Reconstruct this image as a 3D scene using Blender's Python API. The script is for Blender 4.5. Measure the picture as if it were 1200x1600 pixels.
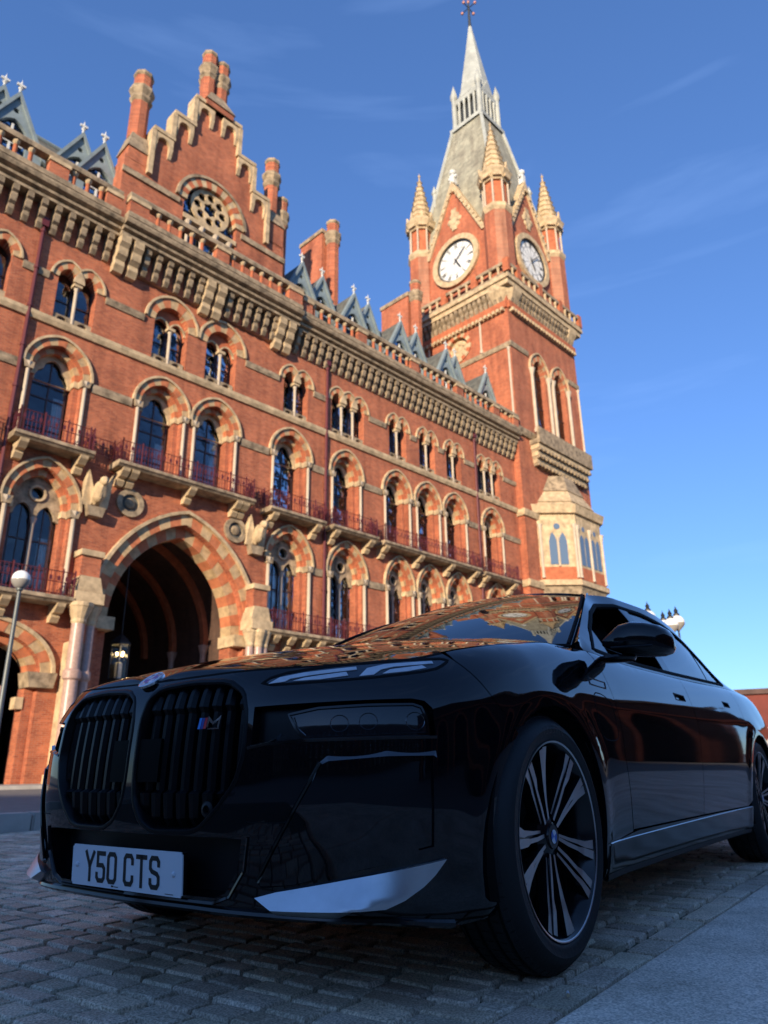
import bpy, bmesh, math, random
import numpy as np
from mathutils import Vector, Matrix, geometry
R=math.radians; PI=math.pi
random.seed(7); rng=random.Random(11)
for o in list(bpy.data.objects): bpy.data.objects.remove(o,do_unlink=True)
scn=bpy.context.scene; COL=scn.collection
# ---------------------------------------------------------------- camera
CAM_H=.5706
cam=bpy.data.cameras.new('camera'); camo=bpy.data.objects.new('camera',cam); COL.objects.link(camo)
cam.sensor_fit='VERTICAL'; cam.sensor_height=36; cam.lens=1131.13*36/1600
camo.matrix_world=Matrix.Translation((0,0,CAM_H))@Matrix.Rotation(R(90+19.6),4,'X')@Matrix.Rotation(R(-.713),4,'Z')
cam.clip_start=.05; cam.clip_end=4000
cam.dof.use_dof=True; cam.dof.focus_distance=2.05; cam.dof.aperture_fstop=4.4
scn.camera=camo
# ---------------------------------------------------------------- sky, sun, exposure
SUN_EL=R(14); SUN_AZ=R(197)     # azimuth clockwise from +Y
w=bpy.data.worlds.new('World'); scn.world=w; w.use_nodes=True
nt=w.node_tree; bg=nt.nodes['Background']
sky=nt.nodes.new('ShaderNodeTexSky'); sky.sky_type='NISHITA'; sky.sun_disc=False
sky.sun_elevation=SUN_EL; sky.sun_rotation=SUN_AZ; sky.air_density=1.0; sky.dust_density=.08; sky.ozone_density=2.5
# thin high cirrus, a few faint streaks
tc=nt.nodes.new('ShaderNodeTexCoord'); mp=nt.nodes.new('ShaderNodeMapping'); mp.inputs['Rotation'].default_value=(0,R(22),R(-12)); mp.inputs['Scale'].default_value=(1.1,1.1,9)
nz=nt.nodes.new('ShaderNodeTexNoise'); nz.inputs['Scale'].default_value=2.3; nz.inputs['Detail'].default_value=7; nz.inputs['Distortion'].default_value=.35
rmp=nt.nodes.new('ShaderNodeValToRGB'); rmp.color_ramp.elements[0].position=.56; rmp.color_ramp.elements[1].position=.9; rmp.color_ramp.elements[1].color=(.13,.13,.13,1)
mx=nt.nodes.new('ShaderNodeMixRGB'); mx.inputs[2].default_value=(6.5,7.6,9.2,1)
nt.links.new(tc.outputs['Generated'],mp.inputs[0]); nt.links.new(mp.outputs[0],nz.inputs['Vector']); nt.links.new(nz.outputs['Fac'],rmp.inputs[0])
nt.links.new(rmp.outputs[0],mx.inputs[0]); nt.links.new(sky.outputs[0],mx.inputs[1]); tn=nt.nodes.new('ShaderNodeMixRGB'); tn.blend_type='MULTIPLY'; tn.inputs[0].default_value=1; tn.inputs[2].default_value=(.46,.68,1.10,1)
gm=nt.nodes.new('ShaderNodeGamma'); gm.inputs[1].default_value=.76; nt.links.new(mx.outputs[0],gm.inputs[0]); nt.links.new(gm.outputs[0],tn.inputs[1]); nt.links.new(tn.outputs[0],bg.inputs[0])
bg.inputs[1].default_value=.15
sun=bpy.data.lights.new('sun','SUN'); suno=bpy.data.objects.new('sun',sun); COL.objects.link(suno)
sun.energy=3.75; sun.angle=R(.55); sun.color=(1,.83,.62)
sd=Vector((math.sin(SUN_AZ)*math.cos(SUN_EL),math.cos(SUN_AZ)*math.cos(SUN_EL),math.sin(SUN_EL)))
suno.rotation_euler=sd.to_track_quat('Z','Y').to_euler(); suno.location=sd*60
vs=scn.view_settings; vs.view_transform='Standard'; vs.look='None'; vs.gamma=1; vs.use_curve_mapping=False; vs.exposure=1.04
scn.render.resolution_x=768; scn.render.resolution_y=1024
# ---------------------------------------------------------------- materials
MAT={}
def mat(name,col,rough=.7,metal=0,var=0,vs_=3.0,bump=0,bs=40,spec=.5,coat=0,emit=None,es=0,col2=None,trans=0,ior=1.45,alpha=1):
    m=bpy.data.materials.new(name); m.use_nodes=True; n=m.node_tree.nodes; L=m.node_tree.links; b=n['Principled BSDF']
    b.inputs['Base Color'].default_value=(*col,1); b.inputs['Roughness'].default_value=rough; b.inputs['Metallic'].default_value=metal
    b.inputs['Specular IOR Level'].default_value=spec; b.inputs['Coat Weight'].default_value=coat; b.inputs['Coat Roughness'].default_value=.02
    b.inputs['Transmission Weight'].default_value=trans; b.inputs['IOR'].default_value=ior
    if emit: b.inputs['Emission Color'].default_value=(*emit,1); b.inputs['Emission Strength'].default_value=es
    t=n.new('ShaderNodeTexCoord')
    if var:
        z=n.new('ShaderNodeTexNoise'); z.inputs['Scale'].default_value=vs_; z.inputs['Detail'].default_value=6; z.inputs['Roughness'].default_value=.65
        L.new(t.outputs['Object'],z.inputs['Vector'])
        r=n.new('ShaderNodeValToRGB'); r.color_ramp.elements[0].position=.3; r.color_ramp.elements[1].position=.72
        c2=col2 or tuple(c*(1-var) for c in col)
        r.color_ramp.elements[0].color=(*c2,1); r.color_ramp.elements[1].color=(*[min(1,c*(1+var*.5)) for c in col],1)
        L.new(z.outputs['Fac'],r.inputs[0]); L.new(r.outputs[0],b.inputs['Base Color'])
    if bump:
        z2=n.new('ShaderNodeTexNoise'); z2.inputs['Scale'].default_value=bs; z2.inputs['Detail'].default_value=5; L.new(t.outputs['Object'],z2.inputs['Vector'])
        bp=n.new('ShaderNodeBump'); bp.inputs['Strength'].default_value=bump; bp.inputs['Distance'].default_value=.01; L.new(z2.outputs['Fac'],bp.inputs['Height']); L.new(bp.outputs[0],b.inputs['Normal'])
    MAT[name]=m; return m
def brickmat(name,c1,c2,mortar,W=.235,H=.078):
    m=mat(name,c1,.85); n=m.node_tree.nodes; L=m.node_tree.links; b=n['Principled BSDF']
    t=n.new('ShaderNodeTexCoord'); sp=n.new('ShaderNodeSeparateXYZ'); L.new(t.outputs['Object'],sp.inputs[0])
    ad=n.new('ShaderNodeMath'); L.new(sp.outputs[0],ad.inputs[0]); L.new(sp.outputs[1],ad.inputs[1])
    cb=n.new('ShaderNodeCombineXYZ'); L.new(ad.outputs[0],cb.inputs[0]); L.new(sp.outputs[2],cb.inputs[1])
    k=n.new('ShaderNodeTexBrick'); L.new(cb.outputs[0],k.inputs['Vector']); k.inputs['Scale'].default_value=1
    k.inputs['Brick Width'].default_value=W; k.inputs['Row Height'].default_value=H; k.inputs['Mortar Size'].default_value=.007; k.inputs['Mortar Smooth'].default_value=.3; k.inputs['Bias'].default_value=-.1
    k.inputs['Color1'].default_value=(*c1,1); k.inputs['Color2'].default_value=(*c2,1); k.inputs['Mortar'].default_value=(*mortar,1)
    z=n.new('ShaderNodeTexNoise'); z.inputs['Scale'].default_value=.55; z.inputs['Detail'].default_value=9; z.inputs['Roughness'].default_value=.7; L.new(t.outputs['Object'],z.inputs['Vector'])
    r=n.new('ShaderNodeValToRGB'); r.color_ramp.elements[0].position=.25; r.color_ramp.elements[0].color=(.5,.46,.46,1); r.color_ramp.elements[1].position=.65; r.color_ramp.elements[1].color=(1.12,1.1,1.05,1)
    L.new(z.outputs['Fac'],r.inputs[0]); mu=n.new('ShaderNodeMixRGB'); mu.blend_type='MULTIPLY'; mu.inputs[0].default_value=.75
    L.new(k.outputs['Color'],mu.inputs[1]); L.new(r.outputs[0],mu.inputs[2]); L.new(mu.outputs[0],b.inputs['Base Color'])
    mp_=n.new('ShaderNodeMapping'); mp_.inputs['Scale'].default_value=(1.6,1.6,.16); L.new(t.outputs['Object'],mp_.inputs[0])
    z3=n.new('ShaderNodeTexNoise'); z3.inputs['Scale'].default_value=1; z3.inputs['Detail'].default_value=6; z3.inputs['Roughness'].default_value=.6; L.new(mp_.outputs[0],z3.inputs['Vector'])
    r3=n.new('ShaderNodeValToRGB'); r3.color_ramp.elements[0].position=.28; r3.color_ramp.elements[0].color=(.55,.5,.5,1); r3.color_ramp.elements[1].position=.55; r3.color_ramp.elements[1].color=(1.03,1.03,1.03,1); L.new(z3.outputs['Fac'],r3.inputs[0])
    mu3=n.new('ShaderNodeMixRGB'); mu3.blend_type='MULTIPLY'; mu3.inputs[0].default_value=.8; L.new(mu.outputs[0],mu3.inputs[1]); L.new(r3.outputs[0],mu3.inputs[2]); L.new(mu3.outputs[0],b.inputs['Base Color'])
    bp=n.new('ShaderNodeBump'); bp.inputs['Strength'].default_value=.4; bp.inputs['Distance'].default_value=.01; bp.invert=True; L.new(k.outputs['Fac'],bp.inputs['Height']); L.new(bp.outputs[0],b.inputs['Normal'])
    return m
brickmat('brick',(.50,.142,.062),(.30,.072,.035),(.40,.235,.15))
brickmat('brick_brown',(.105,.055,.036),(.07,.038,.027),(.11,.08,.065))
mat('arch_cream',(.50,.345,.185),.85,var=.45,vs_=3); mat('arch_red',(.50,.165,.072),.85,var=.35,vs_=3)
mat('red_block',(.46,.135,.058),.85,var=.4,vs_=2.5)
mat('stone',(.54,.40,.235),.85,var=.5,vs_=2.4,bump=.3,bs=12)
mat('stone_grey',(.36,.27,.17),.88,var=.72,vs_=2.6,bump=.35,bs=10)
mat('shaft_stone',(.50,.41,.30),.6,var=.2,vs_=2)
mat('granite_pink',(.43,.29,.235),.35,var=.3,vs_=9)
brickmat('slate',(.15,.155,.135),(.085,.09,.085),(.04,.04,.04),.42,.26)
brickmat('spire_slate',(.37,.355,.27),(.25,.245,.19),(.14,.14,.11),.5,.34)
mat('lead',(.215,.265,.275),.6,var=.25,vs_=2)
mat('spire_lead',(.40,.41,.365),.6,var=.3,vs_=.8)
mat('white_finial',(.6,.6,.56),.6)
mat('iron_red',(.11,.02,.022),.5)
mat('frame_dark',(.035,.018,.018),.5)
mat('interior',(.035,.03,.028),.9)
mat('curtain',(.74,.73,.70),.9,var=.3,vs_=6)
mat('clock_white',(.72,.71,.66),.5)
mat('clock_black',(.02,.02,.022),.5)
mat('copper_dark',(.03,.035,.04),.6)
mat('gilt',(.55,.25,.18),.4,metal=.5)
mat('lamp_metal',(.11,.12,.115),.45,metal=.3)
mat('lamp_black',(.015,.017,.018),.45)
mat('bulb',(1,.8,.5),.4,emit=(1,.66,.28),es=9)
def pane_mat(name,tint,base):
    m=bpy.data.materials.new(name); m.use_nodes=True; n=m.node_tree.nodes; L=m.node_tree.links; n.clear()
    o=n.new('ShaderNodeOutputMaterial'); tr=n.new('ShaderNodeBsdfTransparent'); tr.inputs[0].default_value=(*tint,1); g=n.new('ShaderNodeBsdfGlossy'); g.inputs['Roughness'].default_value=.03; g.inputs[0].default_value=(.9,.95,1,1)
    f=n.new('ShaderNodeLayerWeight'); f.inputs[0].default_value=base; x=n.new('ShaderNodeMixShader')
    tc_=n.new('ShaderNodeNewGeometry'); nz_=n.new('ShaderNodeTexNoise'); nz_.inputs['Scale'].default_value=1.3; bp_=n.new('ShaderNodeBump'); bp_.inputs['Strength'].default_value=.35; bp_.inputs['Distance'].default_value=.12; L.new(tc_.outputs['Position'],nz_.inputs['Vector']); L.new(nz_.outputs['Fac'],bp_.inputs['Height']); L.new(bp_.outputs[0],g.inputs['Normal'])
    L.new(f.outputs['Fresnel'],x.inputs[0]); L.new(tr.outputs[0],x.inputs[1]); L.new(g.outputs[0],x.inputs[2]); L.new(x.outputs[0],o.inputs[0]); MAT[name]=m
pane_mat('pane',(.90,.92,.93),.34)
pane_mat('clear_pane',(.85,.86,.85),.35)
mat('globe',(.78,.78,.74),.25,spec=.5)
mat('globe_smoke',(.30,.28,.25),.25)
mat('asphalt',(.21,.195,.17),.85,var=.25,vs_=5,bump=.3,bs=80)
mat('paving',(.46,.42,.36),.8,var=.25,vs_=2,bump=.2,bs=60)
def sett_mat(name,lo,hi,sc,rough=.72):
    m=mat(name,(.125,.13,.145),rough,bump=.6,bs=70); n=m.node_tree.nodes; L=m.node_tree.links; b=n['Principled BSDF']
    t=n.new('ShaderNodeTexCoord'); z=n.new('ShaderNodeTexNoise'); z.inputs['Scale'].default_value=sc; z.inputs['Detail'].default_value=4
    z2=n.new('ShaderNodeTexNoise'); z2.inputs['Scale'].default_value=2.2; z2.inputs['Detail'].default_value=8; z2.inputs['Roughness'].default_value=.7
    g=n.new('ShaderNodeNewGeometry')
    L.new(g.outputs['Position'],z.inputs['Vector']); L.new(g.outputs['Position'],z2.inputs['Vector'])
    a=n.new('ShaderNodeAttribute'); a.attribute_name='tone'
    r=n.new('ShaderNodeValToRGB'); r.color_ramp.elements[0].position=.36; r.color_ramp.elements[0].color=(*lo,1); r.color_ramp.elements[1].position=.64; r.color_ramp.elements[1].color=(*hi,1)
    L.new(z.outputs['Fac'],r.inputs[0])
    r2=n.new('ShaderNodeValToRGB'); r2.color_ramp.elements[0].position=.3; r2.color_ramp.elements[0].color=(.5,.47,.42,1); r2.color_ramp.elements[1].position=.6; r2.color_ramp.elements[1].color=(1.15,1.15,1.2,1)
    L.new(z2.outputs['Fac'],r2.inputs[0])
    x=n.new('ShaderNodeMixRGB'); x.blend_type='MULTIPLY'; x.inputs[0].default_value=.8; L.new(r.outputs[0],x.inputs[1]); L.new(r2.outputs[0],x.inputs[2])
    x2=n.new('ShaderNodeMixRGB'); x2.blend_type='MULTIPLY'; x2.inputs[0].default_value=1; L.new(x.outputs[0],x2.inputs[1]); L.new(a.outputs['Color'],x2.inputs[2])
    L.new(x2.outputs[0],b.inputs['Base Color'])
sett_mat('sett',(.34,.28,.195),(.82,.675,.48),160)
sett_mat('kerb_granite',(.44,.37,.28),(.95,.80,.62),150)
mat('joint_soil',(.06,.052,.036),.95,var=.5,vs_=9,col2=(.06,.07,.035),bump=.8,bs=60)
# car
mat('paint',(.0025,.0026,.004),.03,spec=.5,coat=0,ior=1.5)
mat('fog_paint',(.0025,.0026,.004),.08,spec=.5,ior=1.9)
mat('slot_black',(.003,.003,.004),.32,spec=.2)
mat('sensor_black',(.0015,.0015,.0018),.5,spec=.05)
mat('oriel_glass',(.10,.15,.22),.06,spec=.6)
mat('gloss_black',(.004,.004,.005),.09,spec=.5)
mat('satin_black',(.006,.006,.007),.45,spec=.3)
mat('grille_black',(.004,.004,.005),.22,spec=.35)
mat('matt_black',(.004,.004,.004),.8,spec=.2)
mat('rubber',(.006,.0062,.007),.6,bump=.15,bs=90)
mat('rubber_mark',(.022,.023,.026),.45)
mat('car_glass',(.003,.004,.005),.015,spec=.5,ior=2.0)
mat('alloy',(.55,.545,.55),.33,metal=1)
mat('alloy_black',(.006,.006,.007),.2)
mat('chrome',(.62,.63,.65),.12,metal=1)
mat('silver_blade',(.50,.52,.54),.34,metal=.85,var=.15,vs_=8)
mat('drl',(.62,.63,.66),.22,var=.2,vs_=14)
mat('drl_base',(.05,.06,.075),.15)
mat('lens',(.008,.009,.011),.04,spec=.6)
mat('dim_chrome',(.16,.165,.18),.2,metal=1)
mat('plate_white',(.62,.64,.67),.45)
mat('plate_black',(.008,.008,.009),.5)
mat('m_light_blue',(.03,.22,.62),.4); mat('m_dark_blue',(.02,.04,.25),.4); mat('m_red',(.5,.02,.03),.4); mat('badge_white',(.6,.62,.66),.35); mat('badge_blue',(.03,.12,.42),.3)
mat('leather',(.02,.019,.019),.6)
mat('render_white',(.6,.6,.58),.8,var=.1); mat('red_brick_far',(.17,.04,.03),.85,var=.25,vs_=1.2)
mat('roof_tile',(.10,.06,.05),.85,var=.3)
# ---------------------------------------------------------------- helpers
def tag(o,label=None,cat=None,group=None,kind=None):
    if label: o['label']=label
    if cat: o['category']=cat
    if group: o['group']=group
    if kind: o['kind']=kind
    return o
def empty(name,loc=(0,0,0),rz=0,parent=None):
    o=bpy.data.objects.new(name,None); COL.objects.link(o); o.location=loc; o.rotation_euler=(0,0,rz); o.empty_display_size=.2
    if parent: o.parent=parent
    return o
def copy_tree(o,parent=None):
    c=o.copy(); COL.objects.link(c); c.parent=parent
    for ch in list(o.children): copy_tree(ch,c)
    return c
class MB:
    def __init__(s,xf=None,org=(0,0,0)): s.v=[];s.f=[];s.m=[];s.xf=xf;s.org=org
    def add(s,vs,fs,mi=0):
        b=len(s.v)
        for p in vs:
            if s.xf: p=s.xf(*p)
            s.v.append((p[0]-s.org[0],p[1]-s.org[1],p[2]-s.org[2]))
        for f in fs: s.f.append([b+i for i in f]); s.m.append(mi)
        return s
    def box(s,x0,x1,y0,y1,z0,z1,mi=0):
        return s.add([(x,y,z) for z in (z0,z1) for y in (y0,y1) for x in (x0,x1)],[(0,2,3,1),(4,5,7,6),(0,1,5,4),(2,6,7,3),(0,4,6,2),(1,3,7,5)],mi)
    def prism(s,poly,y0,y1,mi=0):           # polygon in x,z pushed along y
        n=len(poly); v=[(x,y0,z) for x,z in poly]+[(x,y1,z) for x,z in poly]
        return s.add(v,[tuple(range(n)),tuple(range(2*n-1,n-1,-1))]+[(i,i+n,(i+1)%n+n,(i+1)%n) for i in range(n)],mi)
    def profx(s,poly,x0,x1,mi=0):           # polygon in y,z pushed along x
        n=len(poly); v=[(x0,y,z) for y,z in poly]+[(x1,y,z) for y,z in poly]
        return s.add(v,[tuple(range(n)),tuple(range(2*n-1,n-1,-1))]+[(i,i+n,(i+1)%n+n,(i+1)%n) for i in range(n)],mi)
    def plate(s,outer,holes,y0,y1,mi=0):    # plate with holes, x,z outline
        loops=[outer]+holes; allp=[p for l in loops for p in l]
        tris=geometry.tessellate_polygon([[Vector((p[0],p[1],0)) for p in l] for l in loops]); n=len(allp)
        v=[(x,y0,z) for x,z in allp]+[(x,y1,z) for x,z in allp]; f=[tuple(t) for t in tris]+[tuple(i+n for i in t) for t in tris]
        b=0
        for l in loops:
            k=len(l); f+=[(b+i,b+(i+1)%k,b+(i+1)%k+n,b+i+n) for i in range(k)]; b+=k
        return s.add(v,f,mi)
    def lathe(s,cx,cy,prof,n=12,mi=0,rot=0,cap=True):
        v=[];f=[]
        for r,z in prof:
            for i in range(n):
                a=rot+2*PI*i/n; v.append((cx+r*math.cos(a),cy+r*math.sin(a),z))
        for j in range(len(prof)-1):
            for i in range(n): f.append((j*n+i,j*n+(i+1)%n,(j+1)*n+(i+1)%n,(j+1)*n+i))
        if cap: f.append(tuple(range(n))[::-1]); f.append(tuple(range((len(prof)-1)*n,len(prof)*n)))
        return s.add(v,f,mi)
    def ball(s,c,r,n=10,k=7,mi=0,sc=(1,1,1)):
        v=[];f=[]
        for j in range(1,k):
            th=PI*j/k
            for i in range(n): a=2*PI*i/n; v.append((c[0]+sc[0]*r*math.sin(th)*math.cos(a),c[1]+sc[1]*r*math.sin(th)*math.sin(a),c[2]-sc[2]*r*math.cos(th)))
        for j in range(k-2):
            for i in range(n): f.append((j*n+i,j*n+(i+1)%n,(j+1)*n+(i+1)%n,(j+1)*n+i))
        v.append((c[0],c[1],c[2]-sc[2]*r)); v.append((c[0],c[1],c[2]+sc[2]*r)); b=(k-1)*n
        for i in range(n): f.append((b,(i+1)%n,i)); f.append((b+1,(k-2)*n+i,(k-2)*n+(i+1)%n))
        return s.add(v,f,mi)
    def tube(s,pts,r,n=6,mi=0,closed=False):
        P=[Vector(p) for p in pts]; v=[];f=[]; m=len(P)
        for i,p in enumerate(P):
            a=P[(i-1)%m] if (closed or i>0) else p; b=P[(i+1)%m] if (closed or i<m-1) else p
            t=(b-a).normalized(); ref=Vector((0,0,1)) if abs(t.z)<.9 else Vector((1,0,0)); e=t.cross(ref).normalized(); g=t.cross(e)
            rr=r[i] if isinstance(r,(list,tuple)) else r
            for k in range(n): an=2*PI*k/n; q=p+rr*(math.cos(an)*e+math.sin(an)*g); v.append(tuple(q))
        for i in range(m if closed else m-1):
            for k in range(n): f.append((i*n+k,i*n+(k+1)%n,((i+1)%m)*n+(k+1)%n,((i+1)%m)*n+k))
        if not closed: f.append(tuple(range(n))[::-1]); f.append(tuple(range((m-1)*n,m*n)))
        return s.add(v,f,mi)
    def mesh(s,name,mats,smooth=False):
        me=bpy.data.meshes.new(name); me.from_pydata(s.v,[],s.f)
        for m in ([mats] if isinstance(mats,str) else mats): me.materials.append(MAT[m])
        me.polygons.foreach_set('material_index',s.m)
        bm=bmesh.new(); bm.from_mesh(me); bmesh.ops.delete(bm,geom=[v for v in bm.verts if not v.link_faces],context='VERTS'); bmesh.ops.recalc_face_normals(bm,faces=bm.faces); bm.to_mesh(me); bm.free()
        if smooth:
            me.polygons.foreach_set('use_smooth',[True]*len(me.polygons))
            try: me.set_sharp_from_angle(angle=R(38))
            except Exception: pass
        me.update(); return me
    def build(s,name,mats,parent=None,smooth=False,loc=None):
        o=bpy.data.objects.new(name,s.mesh(name,mats,smooth)); COL.objects.link(o)
        if parent: o.parent=parent
        if loc: o.location=loc
        return o
def link(name,me,parent,loc=(0,0,0)):
    o=bpy.data.objects.new(name,me); COL.objects.link(o); o.parent=parent; o.location=loc; return o
def arc(a,h,n=8,c=0,zs=0):
    """left spring -> apex -> right spring, 2n+1 points; pointed when h>a, elliptic otherwise"""
    out=[]
    if h<=a*1.001:
        for k in range(2*n+1): th=PI-PI*k/(2*n); out.append((c+a*math.cos(th),zs+h*math.sin(th)))
        return out
    r=(a*a+h*h)/(2*a); tm=math.atan2(h,r-a)
    rt=[(a-r+r*math.cos(tm*k/n),r*math.sin(tm*k/n)) for k in range(n+1)]   # right spring -> apex
    return [(c-x,zs+z) for x,z in rt]+[(c+x,zs+z) for x,z in rt[::-1][1:]]
def opening(a,h,zs,z0=0,c=0,n=8): return [(c-a,z0)]+arc(a,h,n,c,zs)+[(c+a,z0)]
def voussoirs(ai,hi,ao,ho,zs,N,y0,y1,sub=2,gap=.0):
    """list of block meshes (as MB) of an arch ring"""
    n=N*sub; k2=n//2 if n%2==0 else n
    if n%2: n*=2; sub*=2
    I=arc(ai,hi,n//2,0,zs); O=arc(ao,ho,n//2,0,zs); out=[]
    for k in range(N):
        i0,i1=k*sub,(k+1)*sub; poly=O[i0:i1+1]+I[i0:i1+1][::-1]
        dy=-.012*(k%2)
        out.append(MB().prism(poly,y0+dy,y1))
    return out
# ================================================================ the hotel: x along the facade, y into it, z up
FB=R(44.0194); FU=Vector((math.sin(FB),math.cos(FB),0)); FN=Vector((-math.cos(FB),math.sin(FB),0)); FO=FN*30; FROT=PI/2-FB
def fac(s,d=0,z=0): return FO+FU*s+FN*d+Vector((0,0,z))
SX=26.0; HO=(SX,0,0)
hotel=empty('brick_hotel',fac(SX,0,0),FROT)
tag(hotel,'long red brick Gothic hotel front with pointed arches, balconies and stepped gable','building')
def H(): return MB(org=HO)
S_L,S_R=1.0,46.28
holes=[]
def hole(poly,c,z): holes.append([(x+c,y+z) for x,y in poly])
# ---- window prototypes (built at the origin, then placed / copied)
def colonnette(h,r=.085,n=8):
    m=MB(); m.lathe(0,0,[(r*1.5,0),(r*1.5,.1),(r,.16),(r,h-.32),(r*1.1,h-.3),(r*1.9,h-.06),(r*1.9,h)],n,0); return m.mesh('colonnette','shaft_stone',True)
def ring(ai,hi,ao,ho,zs,y0,y1,n=10,clampx=None,c=0):
    I=arc(ai,hi,n,c,zs);O=arc(ao,ho,n,c,zs)
    if clampx:
        f=(lambda x:min(x,clampx[1])) ; g=(lambda x:max(x,clampx[0])); O=[(f(g(x)),z) for x,z in O]
    m=MB()
    for k in range(2*n): m.prism([O[k],O[k+1],I[k+1],I[k]],y0,y1)
    return m
def frame_arch(a,h,zs,y0,y1,w=.07,bars=True,tr=None,z0=0):
    m=MB(); O=opening(a,h,zs,z0); 
    I=[(x*(a-w)/a,z) for x,z in O]; I=[(x,max(z0+w,z0+(z-z0)*(1-w/(zs+h-z0)))) for x,z in I]
    n=len(O)
    for k in range(n): j=(k+1)%n; m.prism([O[k],O[j],I[j],I[k]],y0,y1)
    if bars: m.box(-.03,.03,y0+.01,y1-.01,z0+w,zs+h-w)
    if tr: m.box(-a+w,a-w,y0+.012,y1-.012,tr-.035,tr+.035)
    return m
def add_vouss(par,ai,hi,ao,ho,zs,N,y0,y1,first=0,sub=2):
    for k,b in enumerate(voussoirs(ai,hi,ao,ho,zs,N,y0,y1,sub)):
        b.build('voussoir','arch_cream' if (k+first)%2==0 else 'arch_red',par)
def curtain(x0,x1,z0,z1,y):
    m=MB(); n=10; pts=[(x0+(x1-x0)*i/n,y+(.035 if i%2 else -.035)) for i in range(n+1)]
    for i in range(n):
        (a,b),(c,d)=pts[i],pts[i+1]; m.add([(a,b,z0),(c,d,z0),(c,d,z1),(a,b,z1),(a,b+.012,z0),(c,d+.012,z0),(c,d+.012,z1),(a,b+.012,z1)],[(0,1,2,3),(5,4,7,6)])
    return m
def inner_order(par,ai,hi,ao,ho,zs,N,y0,y1):
    m=MB(); I=arc(ai,hi,N,0,zs); O=arc(ao,ho,N,0,zs)
    for k in range(N): m.prism(O[2*k:2*k+3]+I[2*k:2*k+3][::-1],y0-.006*(k%2),y1,(k+1)%2)
    o=m.build('inner_arch_ring',['arch_cream','arch_red'],par); o['kind']='stuff'
    for x in (-1,1):
        m=MB(); m.box(min(x*ai,x*ao),max(x*ai,x*ao),y0,y1,0,zs-.3); m.build('jamb','brick',par)
        m=MB(); m.box(min(x*(ai-.05),x*ao),max(x*(ai-.05),x*ao),y0-.06,y1-.2,zs-.3,zs-.001); m.build('impost','stone',par)
# second floor: single light under a banded pointed arch
def make_w2():
    zs,a,h=3.4,.90,1.06
    f=frame_arch(a-.1,h-.1,zs,.78,.88,.06,True,2.35); f.box(-a+.1,a-.1,.79,.87,.85,.91); w=f.build('window','frame_dark',hotel)
    t=MB(); t.plate(opening(a,h,zs,zs-.35),[ [(x,z) for x,z in arc(.40,.48,5,0,zs+.36)][::-1]+[(-.40,zs+.36),(-.60,zs+.2),(-.74,zs-.1),(-.74,zs-.34),(.74,zs-.34),(.74,zs-.1),(.60,zs+.2),(.40,zs+.36)] ],.62,.76); t.build('tracery_head','stone',w)
    MB().prism(opening(a-.08,h-.08,zs),.82,.835).build('pane','pane',w)
    add_vouss(w,1.14,1.32,1.47,1.67,zs,11,-.06,.34); inner_order(w,a,h,1.135,1.315,zs,9,.3,.98)
    ring(1.465,1.68,1.57,1.79,zs,-.17,.0).build('hood_mould','stone',w)
    cm=colonnette(zs-.02)
    for x in (-1.26,1.26): link('colonnette',cm,w,(x,-.07,0))
    for x in (-1,1):
        m=MB(); m.prism([(x*1.08,zs-.32),(x*1.42,zs-.32),(x*1.5,zs),(x*1.04,zs)],-.18,.29); m.build('capital','stone_grey',w)
    curtain(.3,.84,.05,3.1,.93).build('curtain','curtain',w)
    return w
# first floor: two lights and a roundel
def make_w1():
    zs,a,h=3.75,1.04,1.38
    f=MB()
    for s in (-1,1):
        f.box(s*.46-.40,s*.46-.35,.74,.82,0,3.9); f.box(s*.46+.35,s*.46+.40,.74,.82,0,3.9); f.box(s*.46-.36,s*.46+.36,.745,.815,2.3,2.37); f.box(s*.46-.36,s*.46+.36,.745,.815,0,.08)
        f.box(s*.46-.36,s*.46+.36,.745,.815,1.15,1.2); f.box(s*.46-.02,s*.46+.02,.746,.814,0,3.9)
    w=f.build('window','frame_dark',hotel)
    bot=[(-a,zs-.5)]+arc(a,h,8,0,zs)+[(a,zs-.5)]+arc(.37,.55,5,.48,zs-.42)[::-1]+[(.07,zs-.5),(-.07,zs-.5)]+arc(.37,.55,5,-.48,zs-.42)[::-1]
    cir=[(.27*math.cos(2*PI*i/14),zs+.62+.27*math.sin(2*PI*i/14)) for i in range(14)]
    MB().plate(bot,[cir],.56,.72).build('tracery_head','stone_grey',w)
    rg=MB(); 
    for i in range(14):
        a0,a1=2*PI*i/14,2*PI*(i+1)/14; P=lambda r,t:(r*math.cos(t),zs+.62+r*math.sin(t)); rg.prism([P(.27,a0),P(.27,a1),P(.37,a1),P(.37,a0)],.48,.6)
    rg.build('roundel_ring','stone',w)
    MB().prism(opening(a-.06,h-.06,zs),.77,.785).build('pane','pane',w)
    add_vouss(w,1.26,1.66,1.58,2.0,zs,13,-.06,.34); inner_order(w,a,h,1.255,1.655,zs,11,.3,.95)
    ring(1.585,2.01,1.68,2.12,zs,-.18,0).build('hood_mould','stone',w)
    link('mullion',colonnette(zs-.45,.075),w,(0,.58,0)); cm=colonnette(zs-.02,.1)
    for x in (-1.4,1.4): link('colonnette',cm,w,(x,-.09,0))
    for x in (-1,1): m=MB(); m.prism([(x*1.2,zs-.34),(x*1.55,zs-.34),(x*1.64,zs),(x*1.16,zs)],-.22,.29); m.build('capital','stone_grey',w)
    curtain(-.5,-.1,.05,3.3,.88).build('curtain','curtain',w); curtain(.4,.95,.05,3.3,.88).build('curtain','curtain',w)
    return w
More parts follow.
